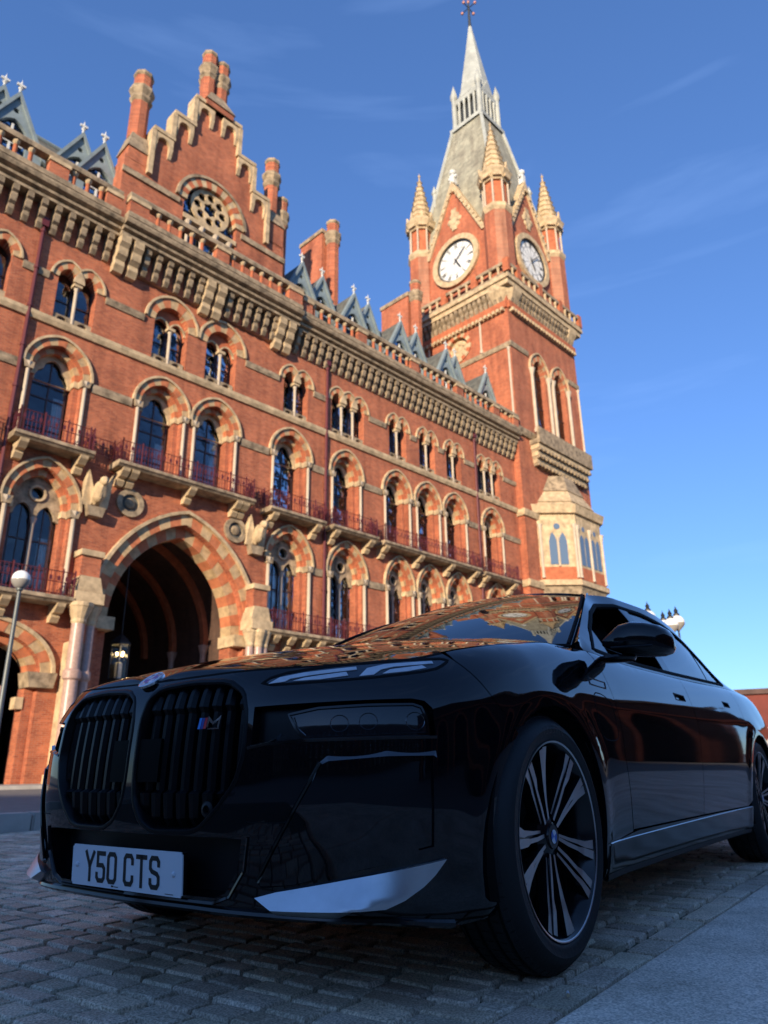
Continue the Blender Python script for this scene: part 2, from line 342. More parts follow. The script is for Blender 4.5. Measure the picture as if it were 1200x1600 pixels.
# third floor: n small lights
def lights_open(n,p,a,zs,h,z0=0):
    out=[(-(n-1)*p/2-a,z0)]
    for i in range(n): out+=arc(a,h,6,(i-(n-1)/2)*p,zs)
    return out+[((n-1)*p/2+a,z0)]
def make_w3(n,p=.96,a=.43,zs=2.3,h=.6,big=False):
    f=MB()
    for i in range(n):
        c=(i-(n-1)/2)*p; f.box(c-a,c-a+.05,.5,.58,0,zs+.3); f.box(c+a-.05,c+a,.5,.58,0,zs+.3); f.box(c-a+.05,c+a-.05,.505,.575,1.35,1.41); f.box(c-a+.05,c+a-.05,.505,.575,.5,.56)
    w=f.build('window','frame_dark',hotel)
    MB().prism([(-(n-1)*p/2-a+.01,0)]+[((n-1)*p/2+a-.01,0),((n-1)*p/2+a-.01,zs+h-.02),(-(n-1)*p/2-a+.01,zs+h-.02)],.54,.555).build('pane','pane',w)
    for i in range(n):
        c=(i-(n-1)/2)*p; lo=-9 if i==0 else c-p/2; hi=9 if i==n-1 else c+p/2
        if not big:
            N=7; bl=[]
            I=arc(a,h,N,c,zs);O=arc(a+.30,h+.36,N,c,zs);O=[(max(lo,min(hi,x)),z) for x,z in O]; m=MB()
            for k in range(N): m.prism(O[2*k:2*k+3]+I[2*k:2*k+3][::-1],-.06-.006*(k%2),.5,k%2)
            m.build('arch_ring',['arch_cream','arch_red'],w)['kind']='stuff'
            ring(a+.305,h+.365,a+.40,h+.47,zs,-.13,0,8,(lo,hi),c).build('hood_mould','stone',w)
        if i<n-1: link('column',colonnette(zs-.02,.085),w,(c+p/2,.12,0)); m=MB(); m.box(c+p/2-.2,c+p/2+.2,-.06,.3,zs-.16,zs); m.build('capital','stone',w)
    pn=MB(); W=(n-1)*p/2+a
    for i in range(n):
        c=(i-(n-1)/2)*p; pn.plate([(c-a,0),(c+a,0),(c+a,.44),(c-a,.44)],[[(c+.14*math.cos(2*PI*k/10)*1.6,.22+.14*math.sin(2*PI*k/10)) for k in range(10)]],.08,.2)
    pn.build('parapet_panel','stone_grey',w)
    return w
def make_w3big():
    w=make_w3(2,.92,.42,2.2,.5,True); zs,a,h=2.35,.95,1.02
    top=[(-a,zs-.4)]+arc(a,h,8,0,zs)+[(a,zs-.4)]+[(.90,2.2)]+arc(.42,.5,5,.46,2.2)[::-1]+arc(.42,.5,5,-.46,2.2)[::-1]+[(-.90,2.2)]
    MB().plate(top,[],.34,.48).build('tympanum','red_block',w)
    for c in (-.46,.46): ring(.42,.5,.5,.6,2.2,.24,.36,6,(-9,0) if c<0 else (0,9),c).build('light_arch','stone',w)
    add_vouss(w,a,h,1.42,1.55,zs,9,-.05,.45)
    ring(1.425,1.555,1.54,1.68,zs,-.15,0).build('hood_mould','stone',w)
    return w
P2=[10.25,15.35,18.45,23.45,27.75,32.25,35.3,38.25,42.7]
P1=[10.4,23.55,27.8,32.3,35.25,38.2,42.75]
w2=make_w2()
for i,s in enumerate([5.2]+P2):
    o=w2 if i==0 else copy_tree(w2,hotel); o.location=(s-SX,0,14.0); sc=1 if s<25 else .93; o.scale=(sc,1,1); hole([(x*sc,z) for x,z in opening(1.13,1.31,3.4)],s,14.0)
w1=make_w1()
for i,s in enumerate(P1):
    o=w1 if i==0 else copy_tree(w1,hotel); sc=1 if s<30 else .84; o.location=(s-SX,0,7.45); o.scale=(sc,1,1); hole([(x*sc,z) for x,z in opening(1.25,1.65,3.75)],s,7.45)
for s in P1[1:]:      # plain ground-floor windows below the balconies
    o=copy_tree(w1,hotel); sc=1 if s<30 else .84; o.location=(s-SX,0,1.15); o.scale=(sc,1,.9); hole([(x*sc,z*.9) for x,z in opening(1.25,1.65,3.75)],s,1.15)
    for ch in list(o.children):
        if ch.name.startswith('voussoir'): bpy.data.objects.remove(ch,do_unlink=True)
wd=make_w3(2); wt=make_w3(3); wb=make_w3big()
for i,s in enumerate([10.55,23.7,32.45,35.45,38.4]):
    o=wd if i==0 else copy_tree(wd,hotel); sc=1 if s<25 else .92; o.location=(s-SX,0,19.92); o.scale=(sc,1,1); hole([(x*sc,z) for x,z in lights_open(2,.96,.43,2.3,.6)],s,19.92)
for i,s in enumerate([27.9,42.7]):
    o=wt if i==0 else copy_tree(wt,hotel); o.location=(s-SX,0,19.92); hole(lights_open(3,.96,.43,2.3,.6),s,19.92)
for i,s in enumerate([15.45,18.5]):
    o=wb if i==0 else copy_tree(wb,hotel); o.location=(s-SX,0,19.92); hole(opening(.95,1.02,2.35),s,19.92)
o=copy_tree(wd,hotel); o.location=(6.7-SX,0,19.92); hole(lights_open(2,.96,.43,2.3,.6),6.7,19.92)
def vary(o,r):
    for ch in list(o.children):
        if ch.name.startswith('curtain'):
            k=r.random()
            if k<.28: bpy.data.objects.remove(ch,do_unlink=True)
            else: ch.scale=(1,1,r.uniform(.55,1.0)); ch.location.z=r.choice((0,.0,.8)) if ch.scale[2]<.8 else 0
vr=random.Random(21)
for o in list(hotel.children):
    if o.name.startswith('window'): vary(o,vr)
# ---- great archway and the low arch left of it
AC,AA,AH,AZ=17.2,3.2,4.4,6.9
hole([(-3.72,-.3)]+arc(3.72,4.94,14,0,AZ)+[(3.72,-.3)],AC,0)
LC,LA,LH,LZ=8.9,2.1,1.2,4.35
hole([(-2.45,-.3)]+arc(2.45,1.5,10,0,LZ)+[(2.45,-.3)],LC,0)
wall=H(); wall.plate([(S_L,-.6),(S_R,-.6),(S_R,25.6),(S_L,25.6)],holes,0,.6); wallo=wall.build('wall','brick',hotel)
rest=H(); rest.box(S_L-.5,S_L,0,14,-.6,26.5); rest.box(S_L,S_R,14,14.5,-.6,26.5); rest.box(S_L,S_R,.6,14,25.7,26.2); rest.build('rear_wall','brick',hotel)
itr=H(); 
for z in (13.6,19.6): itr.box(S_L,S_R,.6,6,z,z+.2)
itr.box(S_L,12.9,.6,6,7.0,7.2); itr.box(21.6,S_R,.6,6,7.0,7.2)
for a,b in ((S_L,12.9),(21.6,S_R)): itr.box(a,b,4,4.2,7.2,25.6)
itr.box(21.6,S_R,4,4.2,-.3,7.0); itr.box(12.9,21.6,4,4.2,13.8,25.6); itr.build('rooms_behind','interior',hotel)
arch=empty('archway',(AC-SX,0,0),0,hotel)
add_vouss(arch,AA,AH,3.72,4.94,AZ,23,.42,1.3,0); add_vouss(arch,3.725,4.945,4.24,5.46,AZ,23,-.06,.46,1)
for x in (-1,1): m=MB(); m.box(min(x*AA,x*3.72),max(x*AA,x*3.72),.42,1.3,-.3,AZ-.55); m.build('jamb','brick',arch); m=MB(); m.box(min(x*(AA-.12),x*3.9),max(x*(AA-.12),x*3.9),-.15,1.3,AZ-.55,AZ-.002); m.build('impost','stone',arch)
ring(4.245,5.47,4.4,5.63,AZ,-.24,0,14).build('hood_mould','stone',arch)
# passage through the archway: pointed vault with ribs
ps=MB(); I=[(-4.0,-.3),(-4.0,AZ)]+arc(4.0,5.2,12,0,AZ)[1:-1]+[(4.0,AZ),(4.0,-.3)]
n=len(I); ps.add([(x,1.3,z) for x,z in I]+[(x,13,z) for x,z in I],[(i,i+1,i+1+n,i+n) for i in range(n-1)]+[tuple(range(n,2*n))]); ps.build('passage_vault','brick_brown',arch)  # vault set wide and its brick darkened to put the passage in shade
for y in (3.6,6.8,10): ring(3.7,4.9,3.99,5.19,AZ,y,y+.35,12).build('vault_rib','red_block',arch)
for y in (3.6,6.8): 
    for x in (-1,1): m=MB(); m.lathe(x*3.82,y+.17,[(.2,0),(.16,.3),(.16,AZ-.5),(.3,AZ)],8); m.build('vault_shaft','granite_pink',arch)
m=MB(); m.box(3.85,3.999,1.31,12.9,5.6,5.9); m.build('string_course','stone_grey',arch)
lo=empty('arch',(LC-SX,0,0),0,hotel)
add_vouss(lo,LA,LH,2.45,1.5,LZ,13,.34,1.1,1); add_vouss(lo,2.455,1.505,2.85,1.9,LZ,13,-.06,.5,0); ring(2.855,1.91,3.0,2.06,LZ,-.18,0,12).build('hood_mould','stone',lo)
m=MB(); m.box(-LA,LA,3.2,3.4,-.3,6.2); m.build('porch_back','interior',lo)
for x in (-1,1): m=MB(); m.prism([(x*2.02,LZ-.6),(x*2.95,LZ-.6),(x*3.05,LZ-.02),(x*1.9,LZ-.02)],-.28,.72); m.build('capital','stone_grey',lo)
m=MB(); m.box(1.8,2.1,.3,.8,2.95,3.4); m.build('corbel','stone',lo)
for x in (-1,1): m=MB(); m.box(min(x*LA,x*2.45),max(x*LA,x*2.45),.34,1.1,-.3,LZ-.6); m.build('jamb','brick',lo)
for x in (1.5,): m=MB(); m.lathe(x,1.7,[(.3,-.3),(.3,.1),(.2,.2),(.2,3.2),(.32,3.5),(.32,3.9)],10); m.build('inner_column','granite_pink',lo)
# pier between the low arch and the great arch: granite columns, capitals, plinth
for (s0,side) in ((12.55,-1),(21.3,1)):
    pier=H(); pier.box(s0-.55,s0+.55,-.75,.0,-.3,.55); pier.box(s0-.42,s0+.42,-.55,0,.55,5.6); pier.box(s0-.62,s0+.62,-1.0,0,7.15,7.6); pier.prism([(s0-.6,7.6),(s0+.6,7.6),(s0+.42,8.3),(s0-.42,8.3)],-.85,0); p=pier.build('pier',['stone'],hotel)
    b=H(); b.box(s0-.42,s0+.42,-.7,0,8.3,9.2); b.build('pier_block','brick',p)
    cp=H(); cp.box(s0-.5,s0+.5,-.82,0,9.2,9.45); cp.build('pier_cap','stone',p)
    for (dx,dy,r) in ((-.22,-.72,.27),(.36,-.5,.2)) if side<0 else ((-.4,-.55,.2),(0,-.72,.2),(.4,-.6,.2)):
        m=H(); m.lathe(s0+dx,dy,[(r*1.6,-.3),(r*1.6,.35),(r*1.25,.5),(r*1.02,.62),(r,4.05),(r*1.3,4.12),(r*1.35,4.4),(r,4.5),(r*.98,6.3)],14); m.build('column','granite_pink',p,True)
        m=H(); m.lathe(s0+dx,dy,[(r*.99,6.3),(r*1.15,6.38),(r*1.1,6.5),(r*1.75,6.95),(r*1.9,7.0),(r*1.9,7.15)],14); m.build('capital','stone',p)
# dark round medallions and carved beasts
for s in (14.25,20.0):
    m=H(); c=(s,12.2)
    for i in range(18):
        a0,a1=2*PI*i/18,2*PI*(i+1)/18; Pt=lambda r,t:(c[0]+r*math.cos(t),c[1]+r*math.sin(t)); m.prism([Pt(.42,a0),Pt(.42,a1),Pt(.66,a1),Pt(.66,a0)],-.14,0); 
    o=m.build('medallion','stone_grey',hotel); m=H(); m.prism([(c[0]+.42*math.cos(2*PI*i/18),c[1]+.42*math.sin(2*PI*i/18)) for i in range(18)],-.02,.0); m.build('medallion_disc','slate',o); m=H(); m.ball((s,-.05,12.2),.26,8,6,0,(1,.5,1)); m.build('boss','stone_grey',o)
for s in (12.6,21.2):
    m=H(); m.ball((s,-.45,12.2),.34,8,7,0,(.8,1,1.5)); m.ball((s,-.85,12.6),.22,8,6,0,(.9,1.2,1)); m.tube([(s,-.75,12.55),(s,-.5,12.1),(s,-.1,11.8)],[.2,.3,.2],7)
    b=m.build('carved_beast','stone',hotel,True)
    for x in (-1,1):
        m=H(); m.add([(s+x*.12,-.35,12.1),(s+x*.55,-.5,13.15),(s+x*.62,-.3,12.6),(s+x*.58,-.15,11.6),(s+x*.2,-.15,11.55),(s+x*.12,-.2,12.1),(s+x*.55,-.3,13.15),(s+x*.62,-.12,12.6),(s+x*.58,-.02,11.6),(s+x*.2,-.02,11.55)],[(0,1,2,3,4),(9,8,7,6,5)]+[(i,(i+1)%5,(i+1)%5+5,i+5) for i in range(5)]); m.build('wing','stone',b)
    m=H(); m.prism([(s-.3,11.1),(s+.3,11.1),(s+.42,11.55),(s-.42,11.55)],-.4,0); m.build('corbel','stone_grey',b)
# ---- string courses
def strings(z0,z1,y,mat,gaps,name='string_course',a=S_L,b=S_R):
    gaps=sorted(gaps); x=a; 
    for g0,g1 in gaps+[(b,b)]:
        if g0>x+.05: m=H(); m.profx([(0,z0),(y*.6,z0),(y,z0+(z1-z0)*.5),(y,z1),(0,z1+.05)],x,g0); m.build(name,mat,hotel)
        x=max(x,g1)
strings(19.55,19.92,-.2,'stone',[])
strings(17.0,17.4,-.12,'stone_grey',[(s-1.57,s+1.57) for s in [5.2]+P2[:4]]+[(s-1.46,s+1.46) for s in P2[4:]])
strings(21.85,22.2,-.12,'stone_grey',[(10.55-1.35,10.55+1.35),(6.7-1.35,6.7+1.35),(23.7-1.3,23.7+1.3),(32.45-1.2,32.45+1.2),(35.45-1.2,35.45+1.2),(38.4-1.2,38.4+1.2),(27.9-1.8,27.9+1.8),(42.7-1.8,42.7+1.8),(13.9,20.05)])
strings(10.8,11.2,-.13,'stone_grey',[(s-1.68,s+1.68) for s in P1[:3]]+[(s-1.42,s+1.42) for s in P1[3:]]+[(11.9,22)],a=8.2)
# ---- balconies with red iron railings
def corbel_mesh(w=.34,d=.9,h=.7):
    m=MB(); m.profx([(0,-h),(-.25,-h),(-.42,-h*.72),(-.36,-h*.55),(-.62,-h*.5),(-d+.05,-h*.2),(-d,0),(0,0)],-w/2,w/2); return m.mesh('bracket','stone')
CB=corbel_mesh()
def railing(x0,x1,z,d,h=.98):
    m=MB(); 
    def run(p,q):
        L=math.dist(p,q); k=max(2,int(L/.16))
        for zz in (z+.08,z+h*.55,z+h): m.tube([(p[0],p[1],zz),(q[0],q[1],zz)],.022,4)
        for i in range(k+1):
            x=p[0]+(q[0]-p[0])*i/k; y=p[1]+(q[1]-p[1])*i/k; big=(i%6==0)
            m.box(x-(.028 if big else .011),x+(.028 if big else .011),y-(.028 if big else .011),y+(.028 if big else .011),z,z+h+(.12 if big else 0))
            if not big and i%2: m.box(x-.06,x+.06,y-.008,y+.008,z+h*.62,z+h*.8)
    run((x0,-d),(x1,-d)); run((x0,-d),(x0,0)); run((x1,-d),(x1,0)); return m
def balcony(x0,x1,z,brs,d=1.0):
    m=MB(org=(0,0,0)); m.profx([(0,-.28),(-d+.16,-.28),(-d+.06,-.18),(-d,-.16),(-d,-.05),(-d+.05,0),(0,0)],x0-SX,x1-SX); b=m.build('balcony','stone_grey',hotel,loc=(0,0,z))
    for x in brs: link('bracket',CB,b,(x-SX,0,-.28))
    railing(x0-SX+.12,x1-SX-.12,0,d-.1).build('railing','iron_red',b)
balcony(8.65,12.0,13.8,(9.1,11.6)); balcony(13.1,20.55,13.8,(13.55,14.0,17.0,19.7,20.1)); balcony(21.55,25.4,13.75,(22.0,25.0)); balcony(25.95,29.6,13.75,(26.4,29.2)); balcony(30.1,39.85,13.7,(30.5,33.7,36.8,39.5)); balcony(40.25,44.5,13.6,(40.7,44.1)); balcony(2,7.3,13.8,(2.5,6.8))
balcony(3.5,12.0,7.3,(5,7,9.4,11.5)); balcony(21.9,30.2,7.3,(22.4,23.4,24.4,25.4,26.4,27.4,28.4,29.4)); balcony(30.6,44.5,7.3,(31,33.8,36.8,39.5,42,44))
for x0,x1 in ((12.02,13.08),(20.6,21.5),(25.42,25.93),(29.62,30.08)): railing(x0-SX,x1-SX,13.95,.35,.8).build('link_railing','iron_red',hotel)
# ---- rainwater pipes
for s in (8.6,26.0,40.85):
    m=H(); m.tube([(s,-.14,0),(s,-.14,24.6)],.09,8)
    for z in range(2,25,2): m.tube([(s,-.14,z),(s,-.14,z+.12)],.125,8)
    m.box(s-.16,s+.16,-.3,0,24.3,24.75); m.build('downpipe','iron_red',hotel)
# ---- bracketed cornice and balustrade; the gable bay steps forward
def cornice_run(x0,x1,dy,pairs=None,sp=.605):
    m=H(); m.profx([(0,25.5),(-.62-dy,25.5),(-.62-dy,25.64),(-.54-dy,25.66),(-.54-dy,25.74),(-.78-dy,25.78),(-.8-dy,25.9),(-.7-dy,25.93),(-.7-dy,26.0),(-.98-dy,26.06),(-1.04-dy,26.2),(-1.04-dy,26.3),(-.9-dy,26.36),(-.9-dy,26.44),(-.1,26.46),(0,26.46)],x0,x1); c=m.build('cornice','stone_grey',hotel)
    br=MB(); br.profx([(0,-1.38),(-.14,-1.38),(-.3,-1.15),(-.26,-.9),(-.42,-.8),(-.5,-.5),(-.46,-.38),(-.6,-.3),(-.6,0),(0,0)],-.13,.13); bm_=br.mesh('bracket','stone_grey')
    br=MB(); br.profx([(0,-1.8),(-.3,-1.8),(-.5,-1.5),(-.45,-1.2),(-.7,-1.0),(-.75,-.6),(-.95,-.4),(-.95,0),(0,0)],-.24,.24); bg_=br.mesh('bracket','stone')
    n=int((x1-x0)/sp)
    for i in range(n):
        x=x0+(i+.5)*(x1-x0)/n; big=any(abs(x-p)<.62 for p in (pairs or []))
        if not big: link('bracket',bm_,c,(x-SX,-dy*.6,25.49))
    if dy: m=H(); m.box(x0+.02,x1-.02,-dy*.62,0,24.1,25.48); m.build('frieze','brick',c)
    for p in (pairs or []):
        for s in (-.35,.35): link('bracket',bg_,c,(p+s-SX,0,25.48))
cornice_run(S_L,11.88,0); cornice_run(11.9,23.1,.3,(12.5,17.4,22.25)); cornice_run(23.12,46.2,0)
bl=MB(); bl.lathe(0,0,[(.13,0),(.13,.1),(.1,.12),(.1,.62)],8,0); bl.lathe(0,0,[(.1,.62),(.17,.75),(.19,.86)],8,1); BLM=bl.mesh('baluster',['red_block','stone'])
def balus(x0,x1,dy,piers):
    y=-.72-dy
    m=H(); m.profx([(y-.24,27.58),(y+.24,27.58),(y+.26,27.78),(y+.2,27.9),(y-.2,27.9),(y-.26,27.78)],x0,x1); b=m.build('balustrade','stone_grey',hotel); m=H(); m.box(x0,x1,y-.22,y+.22,26.44,26.72); m.build('plinth','stone_grey',b)
    for p,wd_ in piers:
        m=H(); m.box(p-wd_,p+wd_,y-.2,y+.2,26.72,27.5); o=m.build('pier','brick',b); m=H(); m.box(p-wd_-.06,p+wd_+.06,y-.27,y+.27,27.4,27.6); m.build('pier_cap','stone',b)
    n=int((x1-x0)/.64)
    for i in range(n):
        x=x0+(i+.5)*(x1-x0)/n
        if not any(abs(x-p)<wd_+.18 for p,wd_ in piers): link('baluster',BLM,b,(x-SX,y,26.72))
balus(S_L,11.7,0,[(2,.4),(5.0,.4),(8.6,.45),(11.3,.38)]); balus(11.95,23.05,.3,[(12.5,.5),(17.4,.4),(22.5,.5)]); balus(23.3,46.1,0,[(23.7,.35),(28.3,.4),(33.4,.4),(38.4,.4),(43.0,.4),(45.7,.35)])
# ---- main roof
m=H(); m.add([(S_L,.3,26.46),(S_R,.3,26.46),(S_R,1.2,26.8),(S_L,1.2,26.8),(S_L,4.6,33.4),(S_R,4.6,33.4),(S_L,9,33.4),(S_R,9,33.4),(S_L,14,26.4),(S_R,14,26.4)],[(0,1,2,3),(3,2,5,4),(4,5,7,6),(6,7,9,8),(0,3,4,6,8),(1,9,7,5,2)]); roof=m.build('roof','slate',hotel)
m=H(); m.tube([(S_L,4.6,33.45),(S_R,4.6,33.45)],.12,6); m.build('roof_ridge','lead',roof)
def dormer():
    """gothic timber dormer, apex of the gable at the origin height 5.2, front plane y=0"""
    W=1.5; ap=5.35
    m=MB(); m.plate([(-W,0),(W,0),(W,2.6),(0,ap),(-W,2.6)],[[(x,z) for x,z in opening(.72,1.0,2.95,.6)],[(.15*math.cos(2*PI*k/8),4.45+.15*math.sin(2*PI*k/8)) for k in range(8)]],0,.22); d=m.build('dormer','lead',hotel)
    m=MB()
    for s in (-1,1): m.add([(s*(W+.22),-.14,2.15),(s*(W-.02),-.14,2.28),(0,-.14,ap-.05),(0,-.14,ap+.32),(s*(W+.22),.2,2.15),(s*(W-.02),.2,2.28),(0,.2,ap-.05),(0,.2,ap+.32)],[(0,1,2,3),(4,7,6,5),(0,3,7,4),(1,5,6,2),(0,4,5,1)])
    m.build('barge_board','lead',d)
    m=MB(); m.box(-.05,.05,.1,.18,.6,3.7); m.box(-.6,.6,.11,.17,2.55,2.65); m.box(-.6,.6,.11,.17,1.5,1.58); m.build('window_frame','white_finial',d)
    MB().prism(opening(.72,1.0,2.95,.6),.19,.205).build('pane','pane',d)
    m=MB(); m.prism([(-.7,.6),(.7,.6),(.5,4.4),(-.5,4.4)],.6,.62); m.build('dark_backing','interior',d)  # dark sheet behind the glass stands in for the unlit attic
    m=MB(); m.add([(-W-.18,.1,2.2),(0,.1,ap+.25),(W+.18,.1,2.2),(-W-.18,3.2,2.2),(0,3.6,ap+.25),(W+.18,3.2,2.2)],[(0,1,4,3),(1,2,5,4)]); m.box(-W,-W+.06,.18,3,0,2.5); m.box(W-.06,W,.18,3,0,2.5); m.build('dormer_roof','slate',d)
    m=MB(); m.lathe(0,.02,[(.07,ap+.2),(.05,ap+.45),(.13,ap+.55),(.05,ap+.65),(.05,ap+.85),(.0,ap+1.15)],6); m.box(-.2,.2,-.03,.07,ap+.7,ap+.82); m.build('finial','white_finial',d)
    return d
dm=dormer(); first=True
for s,dz,dy in ((6.9,0,1.4),(11.25,0,1.4),(24.95,0,1.4),(29.7,0,1.4),(34.5,0,1.4),(39.9,0,1.4),(45.2,0,1.4),(6.35,.75,2.3),(10.4,.75,2.3),(27.5,.75,2.3),(32.0,.75,2.3),(37.3,.75,2.3),(42.2,.75,2.3),(2.5,0,1.4)):
    o=dm if first else copy_tree(dm,hotel); first=False; o.location=(s-SX,dy,26.8+dz)
# ---- stepped gable over the great arch
GY=.35
gb=[(12.0,26.4),(12.0,31.6),(13.4,31.6),(13.4,34.1),(14.5,34.1),(14.5,36.1),(15.7,36.1),(15.7,38.3),(18.75,38.3),(18.75,36.1),(19.95,36.1),(19.95,34.1),(21.1,34.1),(21.1,31.6),(22.6,31.6),(22.6,26.4)]
gc=17.35
m=H(); gh=[[(x,z) for x,z in arc(1.75,1.75,12,gc,30.9)]+[(gc+1.75,28.0),(gc-1.75,28.0)]]
nich=[]
for c,zt in ((13.95,33.35),(15.1,35.35),(16.35,37.35),(18.1,37.35),(19.35,35.35),(20.5,33.35)): nich.append(opening(.33,.36,zt,zt-2.1,c,4))
m.plate(gb,gh,GY,GY+.5); gab=m.build('gable','brick',hotel)
m=H(); m.box(12.0,22.6,.86,3.6,26.4,31.4); m.build('gable_block','brick',gab)
for c,zt in ((13.95,33.5),(15.1,35.5),(16.35,37.6),(18.1,37.6),(19.35,35.5),(20.5,33.5)):
    m=H(); A=arc(.36,.36,5,c,zt); m.plate([(c-.58,zt-.25)]+[(c-.58,zt+.62),(c+.58,zt+.62),(c+.58,zt-.25),(c+.36,zt-.25)]+A[::-1]+[(c-.36,zt-.25)],[],GY-.22,GY-.003); m.build('step_arch','stone',gab)
    for x in (-.47,.47): m=H(); m.profx([(GY,zt-.75),(GY-.08,zt-.7),(GY-.22,zt-.25),(GY,zt-.25)],c+x-.1,c+x+.1); m.build('corbel','stone',gab)
for x0,x1,z in ((13.3,14.6,34.1),(14.4,15.8,36.1),(15.6,18.85,38.3),(18.65,20.05,36.1),(19.85,21.2,34.1)): m=H(); m.box(x0,x1,GY-.28,GY+.56,z,z+.24); m.build('coping','stone',gab)
for x,z0,z1 in ((13.35,31.0,34.1),(14.45,34.3,36.1),(15.65,36.3,38.3),(18.8,36.3,38.3),(20.0,34.3,36.1),(21.15,31.0,34.1)): m=H(); m.box(x-.13,x+.13,GY-.25,GY+.53,z0,z1); m.build('coping','stone',gab)
for x0,x1 in ((11.95,15.3),(19.4,22.65)): m=H(); m.box(x0,x1,GY-.12,GY-.002,30.35,30.7); m.build('string_course','stone_grey',gab)
ga=empty('gable_arch',(gc-SX,GY,30.9),0,hotel)
add_v=voussoirs(1.62,1.62,2.15,2.15,0,17,-.1,.4)
for k,b in enumerate(add_v): b.build('voussoir','stone' if k%2==0 else 'red_block',ga)
ring(2.155,2.155,2.32,2.32,0,-.2,0,12).build('hood_mould','stone_grey',ga)
def rose(par,r0,r1,mt,y0,y1):
    m=MB(); k=8; lob=[]
    hs=[[(.66*r1*math.cos(2*PI*i/k)+.21*r1*math.cos(2*PI*j/8),.66*r1*math.sin(2*PI*i/k)+.21*r1*math.sin(2*PI*j/8)) for j in range(8)] for i in range(k)]+[[(.38*r1*math.cos(2*PI*j/12)*(1 if j%2 else .78),.38*r1*math.sin(2*PI*j/12)*(1 if j%2 else .78)) for j in range(12)]]
    m.plate([(r0*math.cos(2*PI*i/24),r0*math.sin(2*PI*i/24)) for i in range(24)],hs,y0,y1); return m.build('rose_window',mt,par)
rw=rose(gab,1.28,1.25,'stone',.12,.26); rw.location=(gc-SX,GY,31.25)
pn=H(); pn.prism([(x,z) for x,z in arc(1.74,1.74,10,gc,30.9)]+[(gc+1.74,28.0),(gc-1.74,28.0)],GY+.3,GY+.32); pn.build('pane','pane',gab)
m=H(); m.prism([(gc-1.9,27),(gc+1.9,27),(gc+1.9,32.75),(gc-1.9,32.75)],GY+.49,GY+.5); m.build('dark_backing','interior',gab)  # flat dark sheet behind the rose, shade of the room put into colour
for i in range(4): m=H(); x=gc-1.35+.9*i; m.lathe(x,GY+.1,[(.14,27.6),(.09,27.7),(.09,29.3),(.22,29.65)],8); m.build('column','shaft_stone',gab)
m=H(); m.box(gc-1.74,gc+1.74,GY-.06,GY+.26,29.65,29.95); m.build('lintel','stone',gab)
# ---- chimneys
def shaft(par,s,d,z0,z1,r=.5,name='chimney_shaft'):
    m=H(); m.lathe(s,d,[(r,z0),(r,z1-.3)],8,0,PI/8); o=m.build(name,'brick',par)
    m=H(); m.lathe(s,d,[(r*1.01,z1-2.2),(r*1.25,z1-2.0),(r*1.25,z1-1.85),(r*1.1,z1-1.75),(r*1.4,z1-1.4),(r*1.4,z1-1.2),(r*1.01,z1-1.0)],8,0,PI/8); m.build('chimney_collar','stone_grey',par); m=H(); m.lathe(s,d,[(r,z1-.3),(r*1.15,z1-.2),(r*1.1,z1),(r*.6,z1+.12)],8,0,PI/8); m.build('chimney_crown','stone_grey',par); return o
def ped(par,s,d,z0,z1,w,top):
    m=H(); m.box(s-w,s+w,d-w,d+w,z0,z1); o=m.build('chimney_base','brick',par)
    m=H(); v=[(s-w-.08,d-w-.08,z1),(s+w+.08,d-w-.08,z1),(s+w+.08,d+w+.08,z1),(s-w-.08,d+w+.08,z1),(s-.45,d-.45,top),(s+.45,d-.45,top),(s+.45,d+.45,top),(s-.45,d+.45,top)]; m.add(v,[(0,1,5,4),(1,2,6,5),(2,3,7,6),(3,0,4,7),(4,5,6,7),(3,2,1,0)]); m.build('weathering','stone_grey',o); return o
c1=ped(hotel,12.75,.95,31.4,32.2,.62,33.4); shaft(c1,12.72,.95,33.3,38.1,.5)
c2=ped(hotel,17.2,.95,38.3,38.7,.95,40.0)
for s,z in ((16.75,43.2),(17.65,43.0)): shaft(c2,s,1.0,39.2,z+.2,.46)
shaft(c2,17.2,1.75,39.2,43.4,.46)
c3=ped(hotel,21.95,.95,31.4,33.0,.6,34.0); shaft(c3,21.9,1.0,33.4,38.4,.46); shaft(c3,22.95,1.25,29,36.1,.42)
st=H(); st.box(30.2,31.4,5.6,8.2,32,40.6); o=st.build('chimney_stack','brick',hotel); st=H(); st.box(30.1,31.5,5.5,8.3,40.6,40.95); st.build('coping','stone_grey',o); shaft(o,30.9,5.1,33,41.6,.5)
st=H(); st.box(42.0,43.2,7.2,10.6,32,41.6); o=st.build('chimney_stack','brick',hotel); st=H(); st.box(41.9,43.3,7.1,10.7,41.6,42.0); st.build('coping','stone_grey',o); shaft(o,42.5,6.7,33,43.0,.52)
